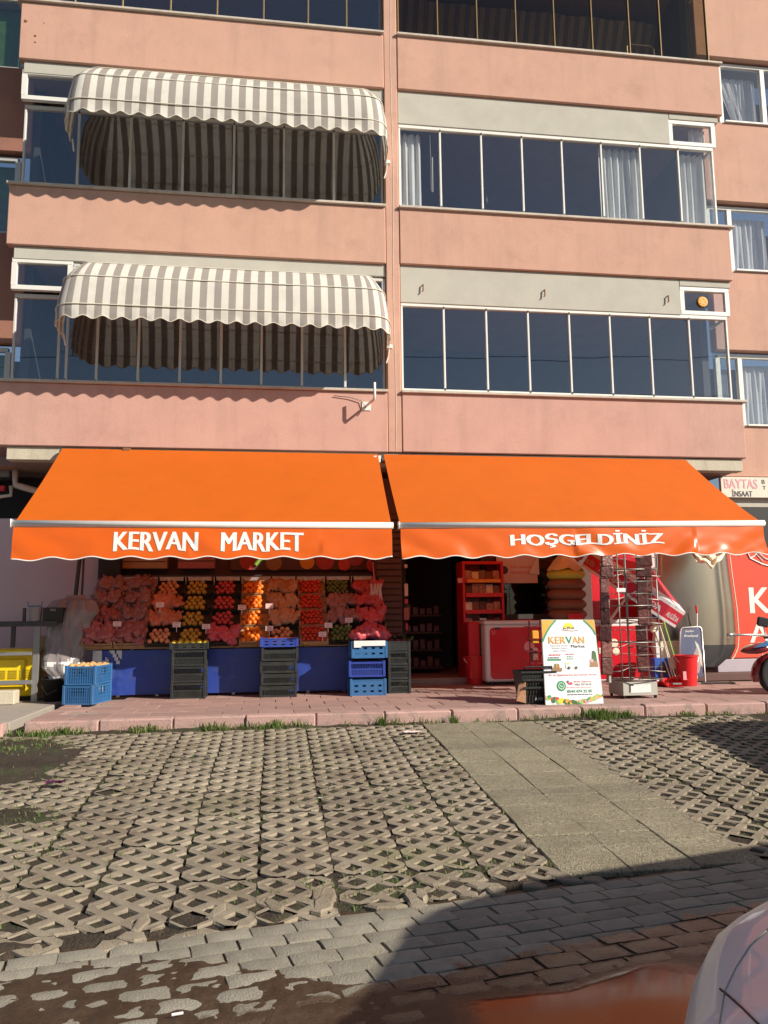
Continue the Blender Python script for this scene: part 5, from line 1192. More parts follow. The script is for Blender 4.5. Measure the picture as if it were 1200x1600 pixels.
# ------------------------------------------------------------------ poster board on the pavement
tt = thing('poster_board', 'white leaning poster board lettered KERVAN Market on the pavement edge', 'poster board', (3.55, 9.2, SZ))
bl, br, tr, tl = at(853, 1103, 9.17), at(943, 1100, 9.17), at(928, 969, 9.42), at(846, 969, 9.42)
bl.z = br.z = SZ + .004
def PQ(u, v, o=0):
    p = (bl * (1 - u) + br * u) * (1 - v) + (tl * (1 - u) + tr * u) * v
    return (p.x, p.y - o - .0 - .012 * math.sin(v * 3.1 + u) * math.sin(u * 3.1), p.z)
g = MB(); g.grid(lambda u, v: PQ(u, v), 16, 20, flip=True); part(tt, 'sheet', g, 'pr_sheet', smooth=True)
g = MB(); g.grid(lambda u, v: PQ(u, v, -.014), 16, 20); part(tt, 'backing', g, 'base_grey')
for s_ in ((0, 0, 0, 1), (1, 0, 1, 1), (0, 1, 1, 1), (0, 0, 1, 0)):
    g = MB(); g.tube([PQ(s_[0] + (s_[2] - s_[0]) * k / 12, s_[1] + (s_[3] - s_[1]) * k / 12, -.007) for k in range(13)], .008, 6); part(tt, 'edge', g, 'base_grey')
for x in (.15, .85):
    g = MB(); q = Vector(PQ(x, .95, -.02)); g.tube([q, (q.x, q.y + .42, SZ + .01)], .012, 6); part(tt, 'prop', g, 'grey_metal')
def shape(name, pts, m, o=.003):
    g = MB(); n = len(pts); g.add([PQ(x, y, o) for x, y in pts], [tuple(range(n))]); return part(tt, name, g, m)
def strip(name, pts, w_, m, o=.0035):
    g = MB(); V = []
    for i, (x, y) in enumerate(pts):
        a, b = pts[max(i - 1, 0)], pts[min(i + 1, len(pts) - 1)]; dx, dy = b[0] - a[0], (b[1] - a[1]) * 1.45; l = math.hypot(dx, dy); V += [PQ(x - dy / l * w_, y + dx / l * w_ / 1.45, o), PQ(x + dy / l * w_, y - dx / l * w_ / 1.45, o)]
    g.add(V, [(2 * i, 2 * i + 1, 2 * i + 3, 2 * i + 2) for i in range(len(pts) - 1)]); return part(tt, name, g, m)
arcL = [(.0, .74), (.03, .79), (.08, .85), (.14, .91), (.20, .955), (.27, 1.0)]; arcR = [(1.0, .82), (.97, .87), (.93, .91), (.88, .95), (.80, 1.0)]
g = MB(); g.add([PQ(0, 1, .003)] + [PQ(x, y, .003) for x, y in arcL], [(0, i, i + 1) for i in range(1, 6)]); part(tt, 'printed_corner', g, 'pr_orange')
g = MB(); g.add([PQ(1, 1, .003)] + [PQ(x, y, .003) for x, y in arcR], [(0, i, i + 1) for i in range(1, 5)]); part(tt, 'printed_corner', g, 'pr_orange')
strip('printed_arc', arcL, .017, 'pr_green'); strip('printed_arc', arcR, .015, 'pr_green')
shape('printed_sun', [(.5 + .105 * math.cos(a), .895 + .075 * math.sin(a)) for a in [math.pi * k / 14 for k in range(15)]], 'pr_yellow')
for (cx_, s_) in ((.43, .8), (.51, 1.1), (.59, .9)):     # three little camels before the sun
    q = [(-.03, .0), (-.03, .022), (-.036, .036), (-.044, .038), (-.044, .045), (-.03, .047), (-.022, .03), (-.010, .045), (.0, .032), (.010, .045), (.022, .03), (.024, 0), (.018, 0), (.016, .02), (-.02, .02), (-.024, 0)]
    shape('printed_camel', [(cx_ + x * s_, .882 + y * s_ * .8) for x, y in q][::-1], 'pr_dark', .0045)
strip('printed_dune', [(.36, .884), (.46, .872), (.58, .866), (.68, .878)], .006, 'pr_brown')
def pbars(x, y, w_, h_, m, seed):                                # print too small to read
    rr_ = random.Random(seed); a = x
    while a < x + w_ - .012:
        b = min(x + w_, a + rr_.uniform(.02, .06)); shape('small_print', [(a, y), (b, y), (b, y + h_ * .8), (a, y + h_ * .8)], m, .004); a = b + .012
def ptext(s, x, y, w_, h_, m, bold=.015):
    g = MB(); put_text(g, s, lambda a, b: PQ(x + a, y + b, .005), w_, h_, bold); return part(tt, 'lettering', g, m)
ptext('KER', .11, .715, .315, .085, 'pr_orange', .045); ptext('V', .425, .715, .125, .085, 'pr_green', .045); ptext('AN', .55, .715, .225, .085, 'pr_orange', .045)
ptext('Market', .515, .665, .26, .036, 'pr_dark', .03)
ptext('Temel Gıda Ürünleri', .135, .682, .33, .02, 'pr_dark'); ptext('Şarküteri Reyonu', .16, .650, .29, .02, 'pr_dark'); ptext('Sebze ve Meyve', .18, .617, .26, .02, 'pr_dark')
pbars(.1, .573, .22, .016, 'pr_red', 0); shape('printed_bar', [(.07, .512), (.31, .512), (.31, .532), (.07, .532)], 'pr_green'); pbars(.08, .541, .22, .014, 'pr_dark', 1)
pbars(.40, .582, .17, .014, 'pr_red', 2); pbars(.42, .551, .11, .014, 'pr_green', 3); pbars(.42, .526, .13, .014, 'pr_green', 4)
for k in range(9): shape('printed_vegetable', [(.19 + .017 * (k % 5) + (.012 if k > 4 else 0) + .02 * math.cos(a), .425 + .028 * (k // 5) + .024 * math.sin(a)) for a in [6.283 * q / 8 for q in range(8)]], ('pr_brown', 'pr_green', 'pr_orange', 'pr_brown', 'pr_red')[k % 5], .0035 + .0002 * k)
shape('printed_basket', [(.14, .385), (.31, .385), (.32, .425), (.13, .425)], 'pr_brown', .006)
# delivery van print
shape('printed_van', [(.385, .425), (.385, .49), (.40, .497), (.52, .495), (.56, .47), (.62, .46), (.63, .425)], 'print_white', .004); strip('printed_outline', [(.385, .425), (.385, .49), (.40, .497), (.52, .495), (.56, .47), (.62, .46), (.63, .425), (.385, .425)], .003, 'base_grey', .0045)
for x in (.44, .57): shape('printed_wheel', [(x + .026 * math.cos(a), .425 + .018 * math.sin(a)) for a in [6.283 * q / 12 for q in range(12)]], 'pr_dark', .0055)
shape('printed_logo', [(.43 + .02 * math.cos(a), .475 + .011 * math.sin(a)) for a in [6.283 * q / 10 for q in range(10)]], 'pr_yellow', .0055)
strip('printed_line', [(.70, .44), (.75, .60), (.76, .63)], .002, 'base_grey'); strip('printed_line', [(.69, .43), (.83, .43)], .002, 'base_grey')
shape('printed_bottle', [(.87, .50), (.97, .50), (.965, .60), (.94, .625), (.90, .625), (.89, .60)], 'leaf', .0035); shape('printed_bread', [(.82, .43), (.985, .43), (.975, .5), (.84, .49)], 'pr_brown', .0045); shape('printed_bread', [(.83, .49), (.9, .49), (.9, .52), (.85, .53)], 'pr_pink', .006)
ptext('Ev ve İşyerlerine Servisimiz Vardır', .08, .327, .86, .033, 'pr_red', .02)
shape('printed_disc', [(.285 + .078 * math.cos(a), .215 + .06 * math.sin(a)) for a in [6.283 * q / 22 for q in range(22)]], 'pr_green', .0035)
strip('printed_ring', [(.285 + .048 * math.cos(a), .215 + .037 * math.sin(a)) for a in [6.283 * q / 18 - 1.9 for q in range(18)]] + [(.30, .178)], .005, 'print_white', .005); strip('printed_handset', [(.268, .225), (.285, .205), (.305, .212)], .007, 'print_white', .005); 
shape('printed_scooter', [(.39, .255), (.42, .25), (.46, .262), (.49, .235), (.46, .228), (.41, .232)], 'pr_red', .004); shape('printed_scooter', [(.385, .255), (.42, .256), (.42, .275), (.385, .275)], 'pr_dark', .0045)
ptext('Evin Sipariş', .52, .248, .30, .026, 'pr_red', .03); ptext('0462 757 88 08', .52, .218, .30, .022, 'pr_dark', .02); ptext('Bir telefon kadar yakınınızdayız', .38, .185, .44, .02, 'pr_red'); ptext('0544 474 25 85', .38, .135, .44, .034, 'pr_green', .03); pbars(.38, .108, .44, .012, 'pr_dark', 5)
rr = random.Random(12)
for k in range(46):
    x = k / 45; base = .02 + .085 * abs(2 * x - 1) ** 1.6 * rr.uniform(.5, 1.1) + (.01 if k % 2 else -.004); r_ = rr.uniform(.022, .042)
    shape('printed_vegetable', [(max(0, min(1, x + r_ * math.cos(a))), max(.003, base + r_ * .66 * math.sin(a))) for a in [6.283 * q / 9 for q in range(9)]], rr.choice(['pr_green', 'leaf', 'pr_yellow', 'pr_red', 'pr_orange', 'pr_pink', 'leaf', 'green_stick']), .0035 + .00012 * k)

# black shopping baskets left of the board
tt = thing('shopping_basket', 'black shopping baskets stacked beside the white poster board', 'basket', (3.14, 9.45, SZ)); a = at(822, 1062, 9.4)
for k in range(3):
    g = MB(); z = SZ + .09 * k; n = .012 * k
    g.add([(2.98 - n, 9.3, z), (3.3 + n, 9.3, z), (3.3 + n, 9.6, z), (2.98 - n, 9.6, z), (2.95 - n, 9.27, z + .21), (3.33 + n, 9.27, z + .21), (3.33 + n, 9.63, z + .21), (2.95 - n, 9.63, z + .21)], [(3, 2, 1, 0), (0, 1, 5, 4), (1, 2, 6, 5), (2, 3, 7, 6), (3, 0, 4, 7)]); part(tt, 'basket', g, 'crate_black')
    g = MB(); g.box(2.945 - n, 3.335 + n, 9.25, 9.268, z + .185, z + .21, .003); part(tt, 'rim', g, 'crate_black')
    g = MB()
    for q in range(9): g.box(2.98 + .036 * q, 2.99 + .036 * q, 9.285 - .01, 9.297 - .01, z + .02, z + .18)
    part(tt, 'rib', g, 'black')
g = MB(); g.tube([(2.96, 9.3, SZ + .39), (2.97, 9.25, SZ + .44), (3.3, 9.25, SZ + .44), (3.32, 9.3, SZ + .39)], .011, 6); part(tt, 'handle', g, 'black')
g = MB(); put_text(g, 'A100', lambda x, y: (3.08 + x, 9.262, SZ + .05 + y), .10, .035, .01); part(tt, 'print', g, 'base_grey')
g = MB(); g.add([(2.86, 9.28, SZ + .05), (2.97, 9.26, SZ + .02), (2.98, 9.27, SZ + .28), (2.9, 9.3, SZ + .24), (2.86, 9.31, SZ + .06), (2.97, 9.29, SZ + .03), (2.98, 9.3, SZ + .28), (2.9, 9.33, SZ + .24)], [(0, 1, 2, 3), (7, 6, 5, 4), (0, 4, 5, 1), (3, 2, 6, 7)]); solo('hanging_card', g, 'net_pale', 'crumpled pale card leaning on the black shopping baskets', 'card', (2.92, 9.28, SZ))
# tall dark red wire basket column behind the board
tt = thing('basket_stand', 'dark red wire stand behind the poster board before the freezer', 'stand', (3.75, 10.9, SZ)); 
for x in (3.58, 3.74, 3.95):
    g = MB(); g.tube([(x, 10.9, SZ), (x, 10.9, at(830, 970, 10.9).z)], .012, 6); part(tt, 'upright', g, 'moto_red')
for k in range(4): g = MB(); z = .5 + .17 * k; g.box(3.56, 3.97, 10.85, 11.1, z, z + .012); part(tt, 'wire_shelf', g, 'moto_red')
for (x, z, m_) in ((3.80, .9, 'pr_orange'), (3.87, .82, 'pr_brown'), (3.66, .9, 'pr_orange'), (3.64, .66, 'packet_brown'), (3.88, .64, 'packet_brown')): g = MB(); g.box(x - .05, x + .05, 10.88, 10.95, z - .12, z + .06, .012); part(tt, 'packet', g, m_)

# ------------------------------------------------------------------ wire display rack
RX, RY = 4.58, 9.78
tt = thing('wire_rack', 'tall wire display rack hung with dark packets on a grey wheeled base', 'rack', (RX, RY, SZ))
a = at(973, 1066, 9.62); b_ = at(1028, 1086, 9.62)
g = MB(); g.box(a.x, b_.x, 9.62, 9.64, b_.z, a.z, .004); g.box(a.x, b_.x, 9.64, 10.05, b_.z, b_.z + .02); g.box(a.x, a.x + .01, 9.641, 10.05, b_.z + .021, a.z); g.box(b_.x - .01, b_.x, 9.641, 10.05, b_.z + .021, a.z); part(tt, 'base', g, 'base_grey')
g = MB(); g.box(a.x + .09, b_.x - .09, 9.614, 9.6195, b_.z + .035, a.z - .03); part(tt, 'label_plate', g, 'print_white'); g = MB(); g.box(a.x + .09, a.x + .1, 9.611, 9.6135, b_.z + .045, a.z - .03); g.box(a.x + .09, a.x + .14, 9.611, 9.6135, a.z - .045, a.z - .03); part(tt, 'label_mark', g, 'pr_dark')
for (x, y) in ((a.x + .02, 9.65), (b_.x - .02, 9.65), (a.x + .02, 10.02), (b_.x - .02, 10.02)):
    g = MB(); r_ = .028; g.lathe([(r_, -.01), (r_, .01)], (0, 0, 0), 12, mtx=Matrix.Rotation(R(90), 3, 'Y')); g.xf(Matrix.Translation((x, y, SZ + r_ + .003))); c_ = part(tt, 'caster', g, 'rubber'); g = MB(); g.box(x - .016, x + .016, y - .012, y + .012, SZ + .035, b_.z - .001); part(c_, 'fork', g, 'wire_chrome')
ZT = at(985, 866, RY).z; zb = a.z
xs_ = [at(px, 1000, RY).x for px in (946, 961, 982, 1001, 1021)]
for i, x in enumerate(xs_):
    for y in ((RY - .17, RY + .17) if i in (1, 4) else (RY,)):
        g = MB(); g.tube([(x, y, zb), (x - .015 * (i == 0), y, ZT - .12 * (i in (0,)))], .014 if i == 2 else .008, 8); part(tt, 'upright', g, 'wire_chrome', smooth=True)
for k in range(11):
    z = zb + .03 + (ZT - zb - .08) * k / 10; w_ = .0028
    g = MB(); c0, c1 = xs_[1] - .02, xs_[4] + .02
    g.tube([(c0, RY - .17, z), (xs_[2], RY - .22, z - .004), (c1, RY - .17, z), (c1, RY + .17, z), (c0, RY + .17, z), (c0, RY - .17, z)], w_ if k % 3 else .007, 5); part(tt, 'wire_ring', g, 'wire_chrome', smooth=True)
for k in range(5):
    z = zb + .12 + .3 * k; g = MB(); g.tube([(xs_[0] - .05, RY - .1, z), (xs_[1], RY - .17, z + .02), (xs_[2], RY, z + .05), (xs_[3], RY - .15, z + .02), (xs_[4] + .04, RY - .2, z)], .006, 6); part(tt, 'hook_arm', g, 'wire_chrome', smooth=True)
    g = MB(); g.tube([(xs_[2], RY - .01, z), (xs_[2], RY - .16, z + .01)], .006, 6); part(tt, 'hook', g, 'wire_chrome')
def packets(px, py0, py1, wpx, tiltd, y, n, dk):
    for k in range(n):
        c = at(px + dk * k, py0 + (py1 - py0) * (k + .5) / n, y); h = abs(at(px, py0, y).z - at(px, py1, y).z) / n; w_ = wpx * y / 1238 / 2
        g = MB(); g.box(-w_, w_, -.02, .012, -h * .48, h * .48, .009); g.box(-w_, w_, -.004, .004, h * .44, h * .5); g.box(-w_, w_, -.004, .004, -h * .5, -h * .44)
        rr_ = random.Random(px + k); g.v = [(x + rr_.uniform(-.004, .004), yy + .012 * math.sin(z * 30 + x * 20), z + rr_.uniform(-.004, .004)) for x, yy, z in g.v]
        g.xf(Matrix.Translation(c) @ Matrix.Rotation(R(tiltd + rr_.uniform(-6, 6)), 4, 'Y') @ Matrix.Rotation(R(rr_.uniform(-25, 25)), 4, 'Z')); part(tt, 'packet', g, 'packet_brown')
packets(948, 868, 902, 22, 0, 9.6, 2, 0); packets(944, 903, 976, 15, 0, 9.62, 3, 1); packets(946, 977, 1054, 20, 4, 9.58, 3, 1)
packets(1006, 868, 902, 26, 0, 9.6, 2, 0); packets(1003, 904, 976, 17, 0, 9.64, 3, 1); packets(1002, 977, 1050, 17, -3, 9.7, 3, 1); packets(1014, 900, 978, 9, 0, 9.75, 3, 0)
p = at(970, 922, 9.5); g = MB(); g.box(p.x - .06, p.x + .06, 9.49, 9.5, p.z - .025, p.z + .025, .003); part(tt, 'tag', g, 'print_white'); 
p = at(955, 1045, 9.55); g = MB(); g.box(p.x - .012, p.x + .016, 9.6, 9.62, zb, zb + 1.0); part(tt, 'side_strip', g, 'base_grey')

# ------------------------------------------------------------------ tilted parasol behind the rack
tt = thing('parasol', 'red and white ice cream parasol lettered ALGIDA tipped over behind the wire rack', 'parasol', tuple(at(975, 905, 11.2)))
pc = at(996, 908, 11.2); RMX = Matrix.Translation(pc) @ Matrix.Rotation(R(33), 4, 'Y') @ Matrix.Rotation(R(16), 4, 'X')
PR_ = .80; NS = 8
def pv(k, r, z): a = R(360 / NS * k + 22.5); return RMX @ Vector((PR_ * r * math.cos(a), PR_ * r * math.sin(a), z))
for k in range(NS):
    g = MB(); ap = RMX @ Vector((0, 0, .30)); n = 6
    for i in range(n):
        r0, r1 = i / n, (i + 1) / n; z0, z1 = .30 * (1 - r0 ** .9), .30 * (1 - r1 ** .9)
        if i == 0: g.add([ap, pv(k, r1, z1), pv(k + 1, r1, z1)], [(0, 1, 2)])
        else: g.add([pv(k, r0, z0), pv(k, r1, z1), pv(k + 1, r1, z1), pv(k + 1, r0, z0)], [(0, 1, 2, 3)], 1 if i == 5 else 0)
    pn = part(tt, 'canopy_panel', g, ['umbrella_red', 'umbrella_white'])
    g = MB(); g.add([pv(k, 1, 0), pv(k, 1.0, -.05), pv(k, 1.0, -.23), pv(k, 1, -.27), pv(k + 1, 1, -.27), pv(k + 1, 1, -.23), pv(k + 1, 1, -.05), pv(k + 1, 1, 0)], []); g.f = [(0, 1, 6, 7), (1, 2, 5, 6), (2, 3, 4, 5)]; g.m = [1, 0, 1]; part(tt, 'valance', g, ['umbrella_red', 'umbrella_white'])
    # lettering on every flap
    def fl(x, y):
        A, Bq = pv(k, 1.004, -.22), pv(k + 1, 1.004, -.22); A2 = pv(k, 1.004, -.06); w_ = (Bq - A).length; d = (Bq - A) / w_; u_ = (A2 - A).normalized()
        return A + d * (w_ * .5 - .24 + x) + u_ * (.025 + y)
    g = MB(); put_text(g, 'ALGİDA', fl, .48, .10, .03); part(tt, 'lettering', g, 'umbrella_white')
g = MB(); g.tube([RMX @ Vector((0, 0, .34)), RMX @ Vector((0, 0, -1.0))], .02, 8); part(tt, 'pole', g, 'bar_white')
for k in range(NS): g = MB(); g.tube([RMX @ Vector((0, 0, .24)), pv(k, .97, -.012)], .006, 5); part(tt, 'rib', g, 'wire_chrome')

# ------------------------------------------------------------------ steel vessel panel, red board, step
t_ = thing('steel_panel', 'polished steel vessel front with a dark foot between the white post and the red board', 'steel panel', (6.6, 11.95, .2)); YS = 12.0
Lx = [at(1030, y, YS).x for y in (845, 1000)]; 
def edge(py):   # right outline of the vessel
    q = [(845, 1136), (900, 1143), (950, 1150), (990, 1153), (1012, 1152), (1028, 1145), (1042, 1128)]
    for (a, b), (c, d) in zip(q, q[1:]):
        if a <= py <= c: return b + (d - b) * (py - a) / (c - a)
    return q[-1][1]
def vessel(u, v):
    py = 845 + (1041 - 845) * v; x0 = at(1030, py, YS).x; p1 = at(edge(py), py, YS); x = x0 + (p1.x - x0) * u
    return (x, YS + .05 - .16 * math.sin(math.pi * min(1, u * 1.0)) ** .6 * (1 if u < .5 else 1) - .03 * math.exp(-((u - .80) / .05) ** 2), p1.z)
g = MB(); g.grid(vessel, 60, 40, mfn=lambda i, j: 1 if j >= 33 else 0, flip=True); part(t_, 'vessel', g, ['steel', 'black'], smooth=True)
g = MB(); g.tube([(lambda p: (p.x + .012, YS + .0, p.z))(at(edge(845 + 5 * k), 845 + 5 * k, YS)) for k in range(40)], .011, 6); part(t_, 'edge_trim', g, 'cloth_cream', smooth=True)
p = at(1030, 1002, 11.7); q = at(1066, 1045, 11.7); g = MB(); g.box(p.x, q.x, 11.7, 11.76, q.z, p.z, .004); solo('beige_panel', g, 'beige_panel', 'plain beige panel at the foot of the steel vessel behind the brooms', 'panel', (p.x, 11.7, q.z))
tt = thing('red_board', 'big red board with white letters and line drawing at the right edge', 'board', (7.6, 12.1, .3)); YB2 = 12.12
p = at(1138, 1028, YB2); g = MB(); g.box(p.x - .2, 9.6, YB2, YB2 + .05, p.z, 2.25); part(tt, 'panel', g, 'red_board')
p = at(1172, 958, YB2); h_ = at(1172, 918, YB2).z - p.z; g = MB(); put_text(g, 'K', lambda x, y: (p.x + x, YB2 - .004, p.z + y), .38, h_, .045); part(tt, 'lettering', g, 'print_white')
p = at(1172, 1004, YB2); h_ = at(1172, 972, YB2).z - p.z; g = MB(); put_text(g, 'A', lambda x, y: (p.x + x, YB2 - .004, p.z + y), .36, h_, .045); part(tt, 'lettering', g, 'print_white')
def wl(pts, r_=.012): g = MB(); g.tube([at(x, y, YB2 - .006) for x, y in pts], r_, 5); part(tt, 'drawn_line', g, 'print_white')
wl([(1172, 857), (1168, 863), (1172, 872), (1190, 881), (1204, 885), (1212, 878)]); wl([(1172, 857), (1180, 856), (1184, 862), (1178, 869), (1172, 872)]); wl([(1183, 862), (1196, 873), (1206, 876)]); wl([(1181, 865), (1192, 877)], .009)
wl([(1150, 857), (1155, 868), (1154, 857)])
p = at(1110, 1049, 11.95); q = at(1110, 1031, 11.95); 
g = MB(); g.box(p.x + .15, 9.6, 11.98, 12.1, p.z - .02, q.z, .006); solo('lilac_plinth', g, 'lilac_trim', 'lilac plinth strip under the red board', 'plinth', (8, 12, p.z))
g = MB(); g.box(6.45, 9.6, 11.72, 12.42, SZ + .012, .25, .01); solo('dark_step', g, 'shutter_brown', 'dark step along the wall under the red board and steel vessel', 'step', (7.5, 11.9, SZ))
# torn white cloth under the awning
tt = thing('torn_cloth', 'torn cream cloth hanging under the right end of the orange awning', 'cloth', tuple(at(1105, 865, 11.2)))
def torn(u, v):
    px = 1072 + 70 * u; py = 848 + (36 * math.sin(math.pi * u) ** .7 * (1 + .35 * MN.noise(Vector((u * 6, 1, 1))))) * v; p = at(px, py, 11.2 + .12 * MN.noise(Vector((u * 5, v * 5, 2)))); return p
g = MB(); g.grid(torn, 30, 14); part(tt, 'cloth', g, 'cloth_cream', smooth=True)

# ------------------------------------------------------------------ brooms, buckets, sign
def stick(a, b, Y0_, Y1_, r_, m, name, label, cat, head=None, group=None):
    p, q = at(*a, Y0_), at(*b, Y1_); tt = thing(name, label, cat, tuple(q), group); g = MB(); g.tube([p, q], r_, 7); part(tt, 'handle', g, m, smooth=True)
    if head:
        g = MB(); e = p if head[0] == 'top' else q; w_, h_ = head[1], head[2]; g.box(e.x - w_, e.x + w_, e.y - .04, e.y + .04, e.z - h_ * .1, e.z + h_, .01)
        rr_ = random.Random(len(label)); g.v = [(x + rr_.uniform(-.015, .015), y, z + rr_.uniform(-.02, .02)) for x, y, z in g.v]; part(tt, 'head', g, head[3])
    return tt
bg_ = 'brooms and mops leaning by the white post'
stick((1033, 957), (1063, 1058), 11.55, 11.15, .011, 'green_stick', 'broom', 'bright green broom stick leaning right of the blue mop', 'broom', None, bg_)
stick((1027, 965), (1052, 1060), 11.5, 11.2, .012, 'bar_white', 'mop', 'white stick mop with a blue head on top', 'mop', ('top', .06, .10, 'crate_cobalt'), bg_)
stick((1030, 975), (1056, 1060), 11.45, 11.15, .010, 'beige_panel', 'broom', 'pale wooden broom stick with a red collar', 'broom', ('top', .035, .06, 'red_plastic'), bg_)
stick((1022, 985), (1048, 1060), 11.5, 11.2, .010, 'beige_panel', 'broom', 'thin pale broom stick nearest the white post', 'broom', ('top', .05, .16, 'cloth_cream'), bg_)
a = at(1024, 1060, 11.3); b_ = at(1046, 1028, 11.3); tt = thing('picture_box', 'blue box printed with a brown round face standing among the broom sticks', 'box', tuple(a)); g = MB(); g.box(a.x, b_.x, 11.3, 11.45, SZ + .01, b_.z, .006); part(tt, 'box', g, 'blue_print')
g = MB(); g.lathe([(.075, 0), (.07, .003), (.001, .005)], (0, 0, 0), 12, mtx=Matrix.Rotation(R(90), 3, 'X')); g.xf(Matrix.Translation(((a.x + b_.x) / 2 + .02, 11.2985, (SZ + b_.z) / 2 + .03))); part(tt, 'printed_face', g, 'mascot_brown')
g = MB(); g.box(a.x + .02, a.x + .09, 11.296, 11.299, SZ + .05, SZ + .1); part(tt, 'printed_cup', g, 'print_white'); g = MB(); g.box(a.x + .08, a.x + .12, 11.2935, 11.2955, SZ + .13, SZ + .17); part(tt, 'printed_tongue', g, 'pr_red')
p = at(1074, 1068, 11.2); bk_h = at(1074, 1024, 11.2).z - SZ; bt = bucket((p.x, 11.2, SZ + .006), .135, .165, bk_h, 'bright red bucket in the sun in front of the framed picture sign')
g = MB(); g.box(p.x - .14, p.x - .09, 11.2 - .156, 11.2 - .146, SZ + .10, SZ + .22); part(bt, 'print', g, 'pr_pink')
tt = thing('dustpan', 'red dustpan lying flat beside the bright red bucket', 'dustpan', tuple(at(1050, 1066, 11.1)))
d0 = at(1050, 1066, 11.1); g = MB(); g.add([(d0.x - .14, d0.y - .13, SZ + .012), (d0.x + .14, d0.y - .15, SZ + .012), (d0.x + .1, d0.y + .12, SZ + .03), (d0.x - .12, d0.y + .12, SZ + .03), (d0.x + .1, d0.y + .13, SZ + .12), (d0.x - .12, d0.y + .13, SZ + .12)], [(0, 1, 2, 3), (3, 2, 4, 5), (1, 4, 2), (0, 3, 5)]); part(tt, 'pan', g, 'red_plastic'); g = MB(); g.tube([(d0.x, d0.y + .1, SZ + .1), (d0.x + .12, d0.y - .02, SZ + .15), (d0.x + .3, d0.y - .02, SZ + .06)], .014, 6); part(tt, 'handle', g, 'red_plastic'); g = MB(); g.box(d0.x - .04, d0.x + .1, d0.y - .1, d0.y - .02, SZ + .035, SZ + .06, .004); part(tt, 'grip', g, 'grey_metal')
g = MB(); q = at(1033, 1064, 11.25); g.box(q.x - .12, q.x + .06, 11.2, 11.4, SZ + .008, SZ + .07, .02); solo('red_basin', g, 'red_plastic', 'low red basin at the foot of the broom sticks', 'basin', (q.x, 11.3, SZ))
# framed blue horse picture on a bent tube stand
tt = thing('picture_sign', 'navy picture sign of a pale horse head in a bent silver tube frame', 'sign', tuple(at(1082, 1066, 11.5))); c0, c1, c2, c3 = at(1062, 1050, 11.45), at(1100, 1060, 11.45), at(1096, 979, 11.6), at(1063, 981, 11.6)
def SQ(u, v, o=0): p = (c0 * (1 - u) + c1 * u) * (1 - v) + (c3 * (1 - u) + c2 * u) * v; return (p.x, p.y - o, p.z)
g = MB(); g.add([SQ(.04, .02), SQ(.96, .02), SQ(.96, .97), SQ(.04, .97), SQ(.04, .02, -.02), SQ(.96, .02, -.02), SQ(.96, .97, -.02), SQ(.04, .97, -.02)], [(0, 1, 2, 3), (7, 6, 5, 4), (0, 4, 5, 1), (1, 5, 6, 2), (2, 6, 7, 3), (3, 7, 4, 0)]); part(tt, 'panel', g, 'navy_print')
g = MB(); g.tube([SQ(0, .0), SQ(0, .9), SQ(.03, .97), SQ(.12, 1.0), SQ(.88, 1.0), SQ(.97, .97), SQ(1, .9), SQ(1.04, -.05), SQ(1.0, -.16, .1), SQ(.6, -.22, .35), SQ(.2, -.25, .4)], .014, 8); part(tt, 'tube_frame', g, 'silver_tube', smooth=True)
def sshape(nm, pts, m, o): g = MB(); g.add([SQ(x, y, o) for x, y in pts], [tuple(range(len(pts)))]); part(tt, nm, g, m)
sshape('printed_horse', [(.5, .05), (.80, .08), (.92, .30), (.88, .50), (.74, .66), (.64, .74), (.56, .68), (.44, .62), (.34, .52), (.36, .45), (.48, .44), (.56, .36), (.5, .2)], 'horse_print', .003)
sshape('printed_mane', [(.66, .72), (.82, .64), (.95, .44), (.95, .2), (.84, .3), (.8, .5), (.7, .62)], 'base_grey', .005)
for (x, y, w_, n_) in ((.22, .89, .40, 6), (.16, .79, .66, 7)):        # two scrawled, unreadable words
    for k in range(n_): sshape('printed_scrawl', [(x + w_ * (k + .05) / n_, y + .012 * (k % 2)), (x + w_ * (k + .8) / n_, y + .008), (x + w_ * (k + .95) / n_, y + .035 + .03 * (k % 3 == 0)), (x + w_ * (k + .3) / n_, y + .04)], 'base_grey', .004)
g = MB(); p = at(1089, 1060, 11.6); q = at(1089, 958, 11.75); g.tube([p, q], .011, 7); solo('floor_mop', g, 'bar_white', 'white mop handle behind the framed picture sign', 'mop', tuple(p)); g = MB(); g.tube([q, q + Vector((0, .01, .12))], .017, 7); solo('mop_grip', g, 'red_plastic', 'red grip end of the mop handle behind the picture sign', 'grip', tuple(q))
g = MB(); g.tube([at(1075, 958, 11.8), at(1080, 985, 11.8)], .012, 6); solo('umbrella_handle', g, 'dark_metal', 'thin dark stick end below the tipped parasol', 'stick', tuple(at(1080, 985, 11.8)))
p = at(1108, 1064, 11.3); g = MB(); g.tube([(p.x - .1, 11.35, SZ + .02), (p.x + .35, 11.3, SZ + .02)], .014, 6); g.tube([(p.x + .35, 11.3, SZ + .02), (p.x + .34, 11.18, SZ + .02)], .014, 6); solo('iron_stand_foot', g, 'dark_metal', 'dark iron foot lying on the tiles right of the red bucket', 'stand foot', (p.x, 11.3, SZ))

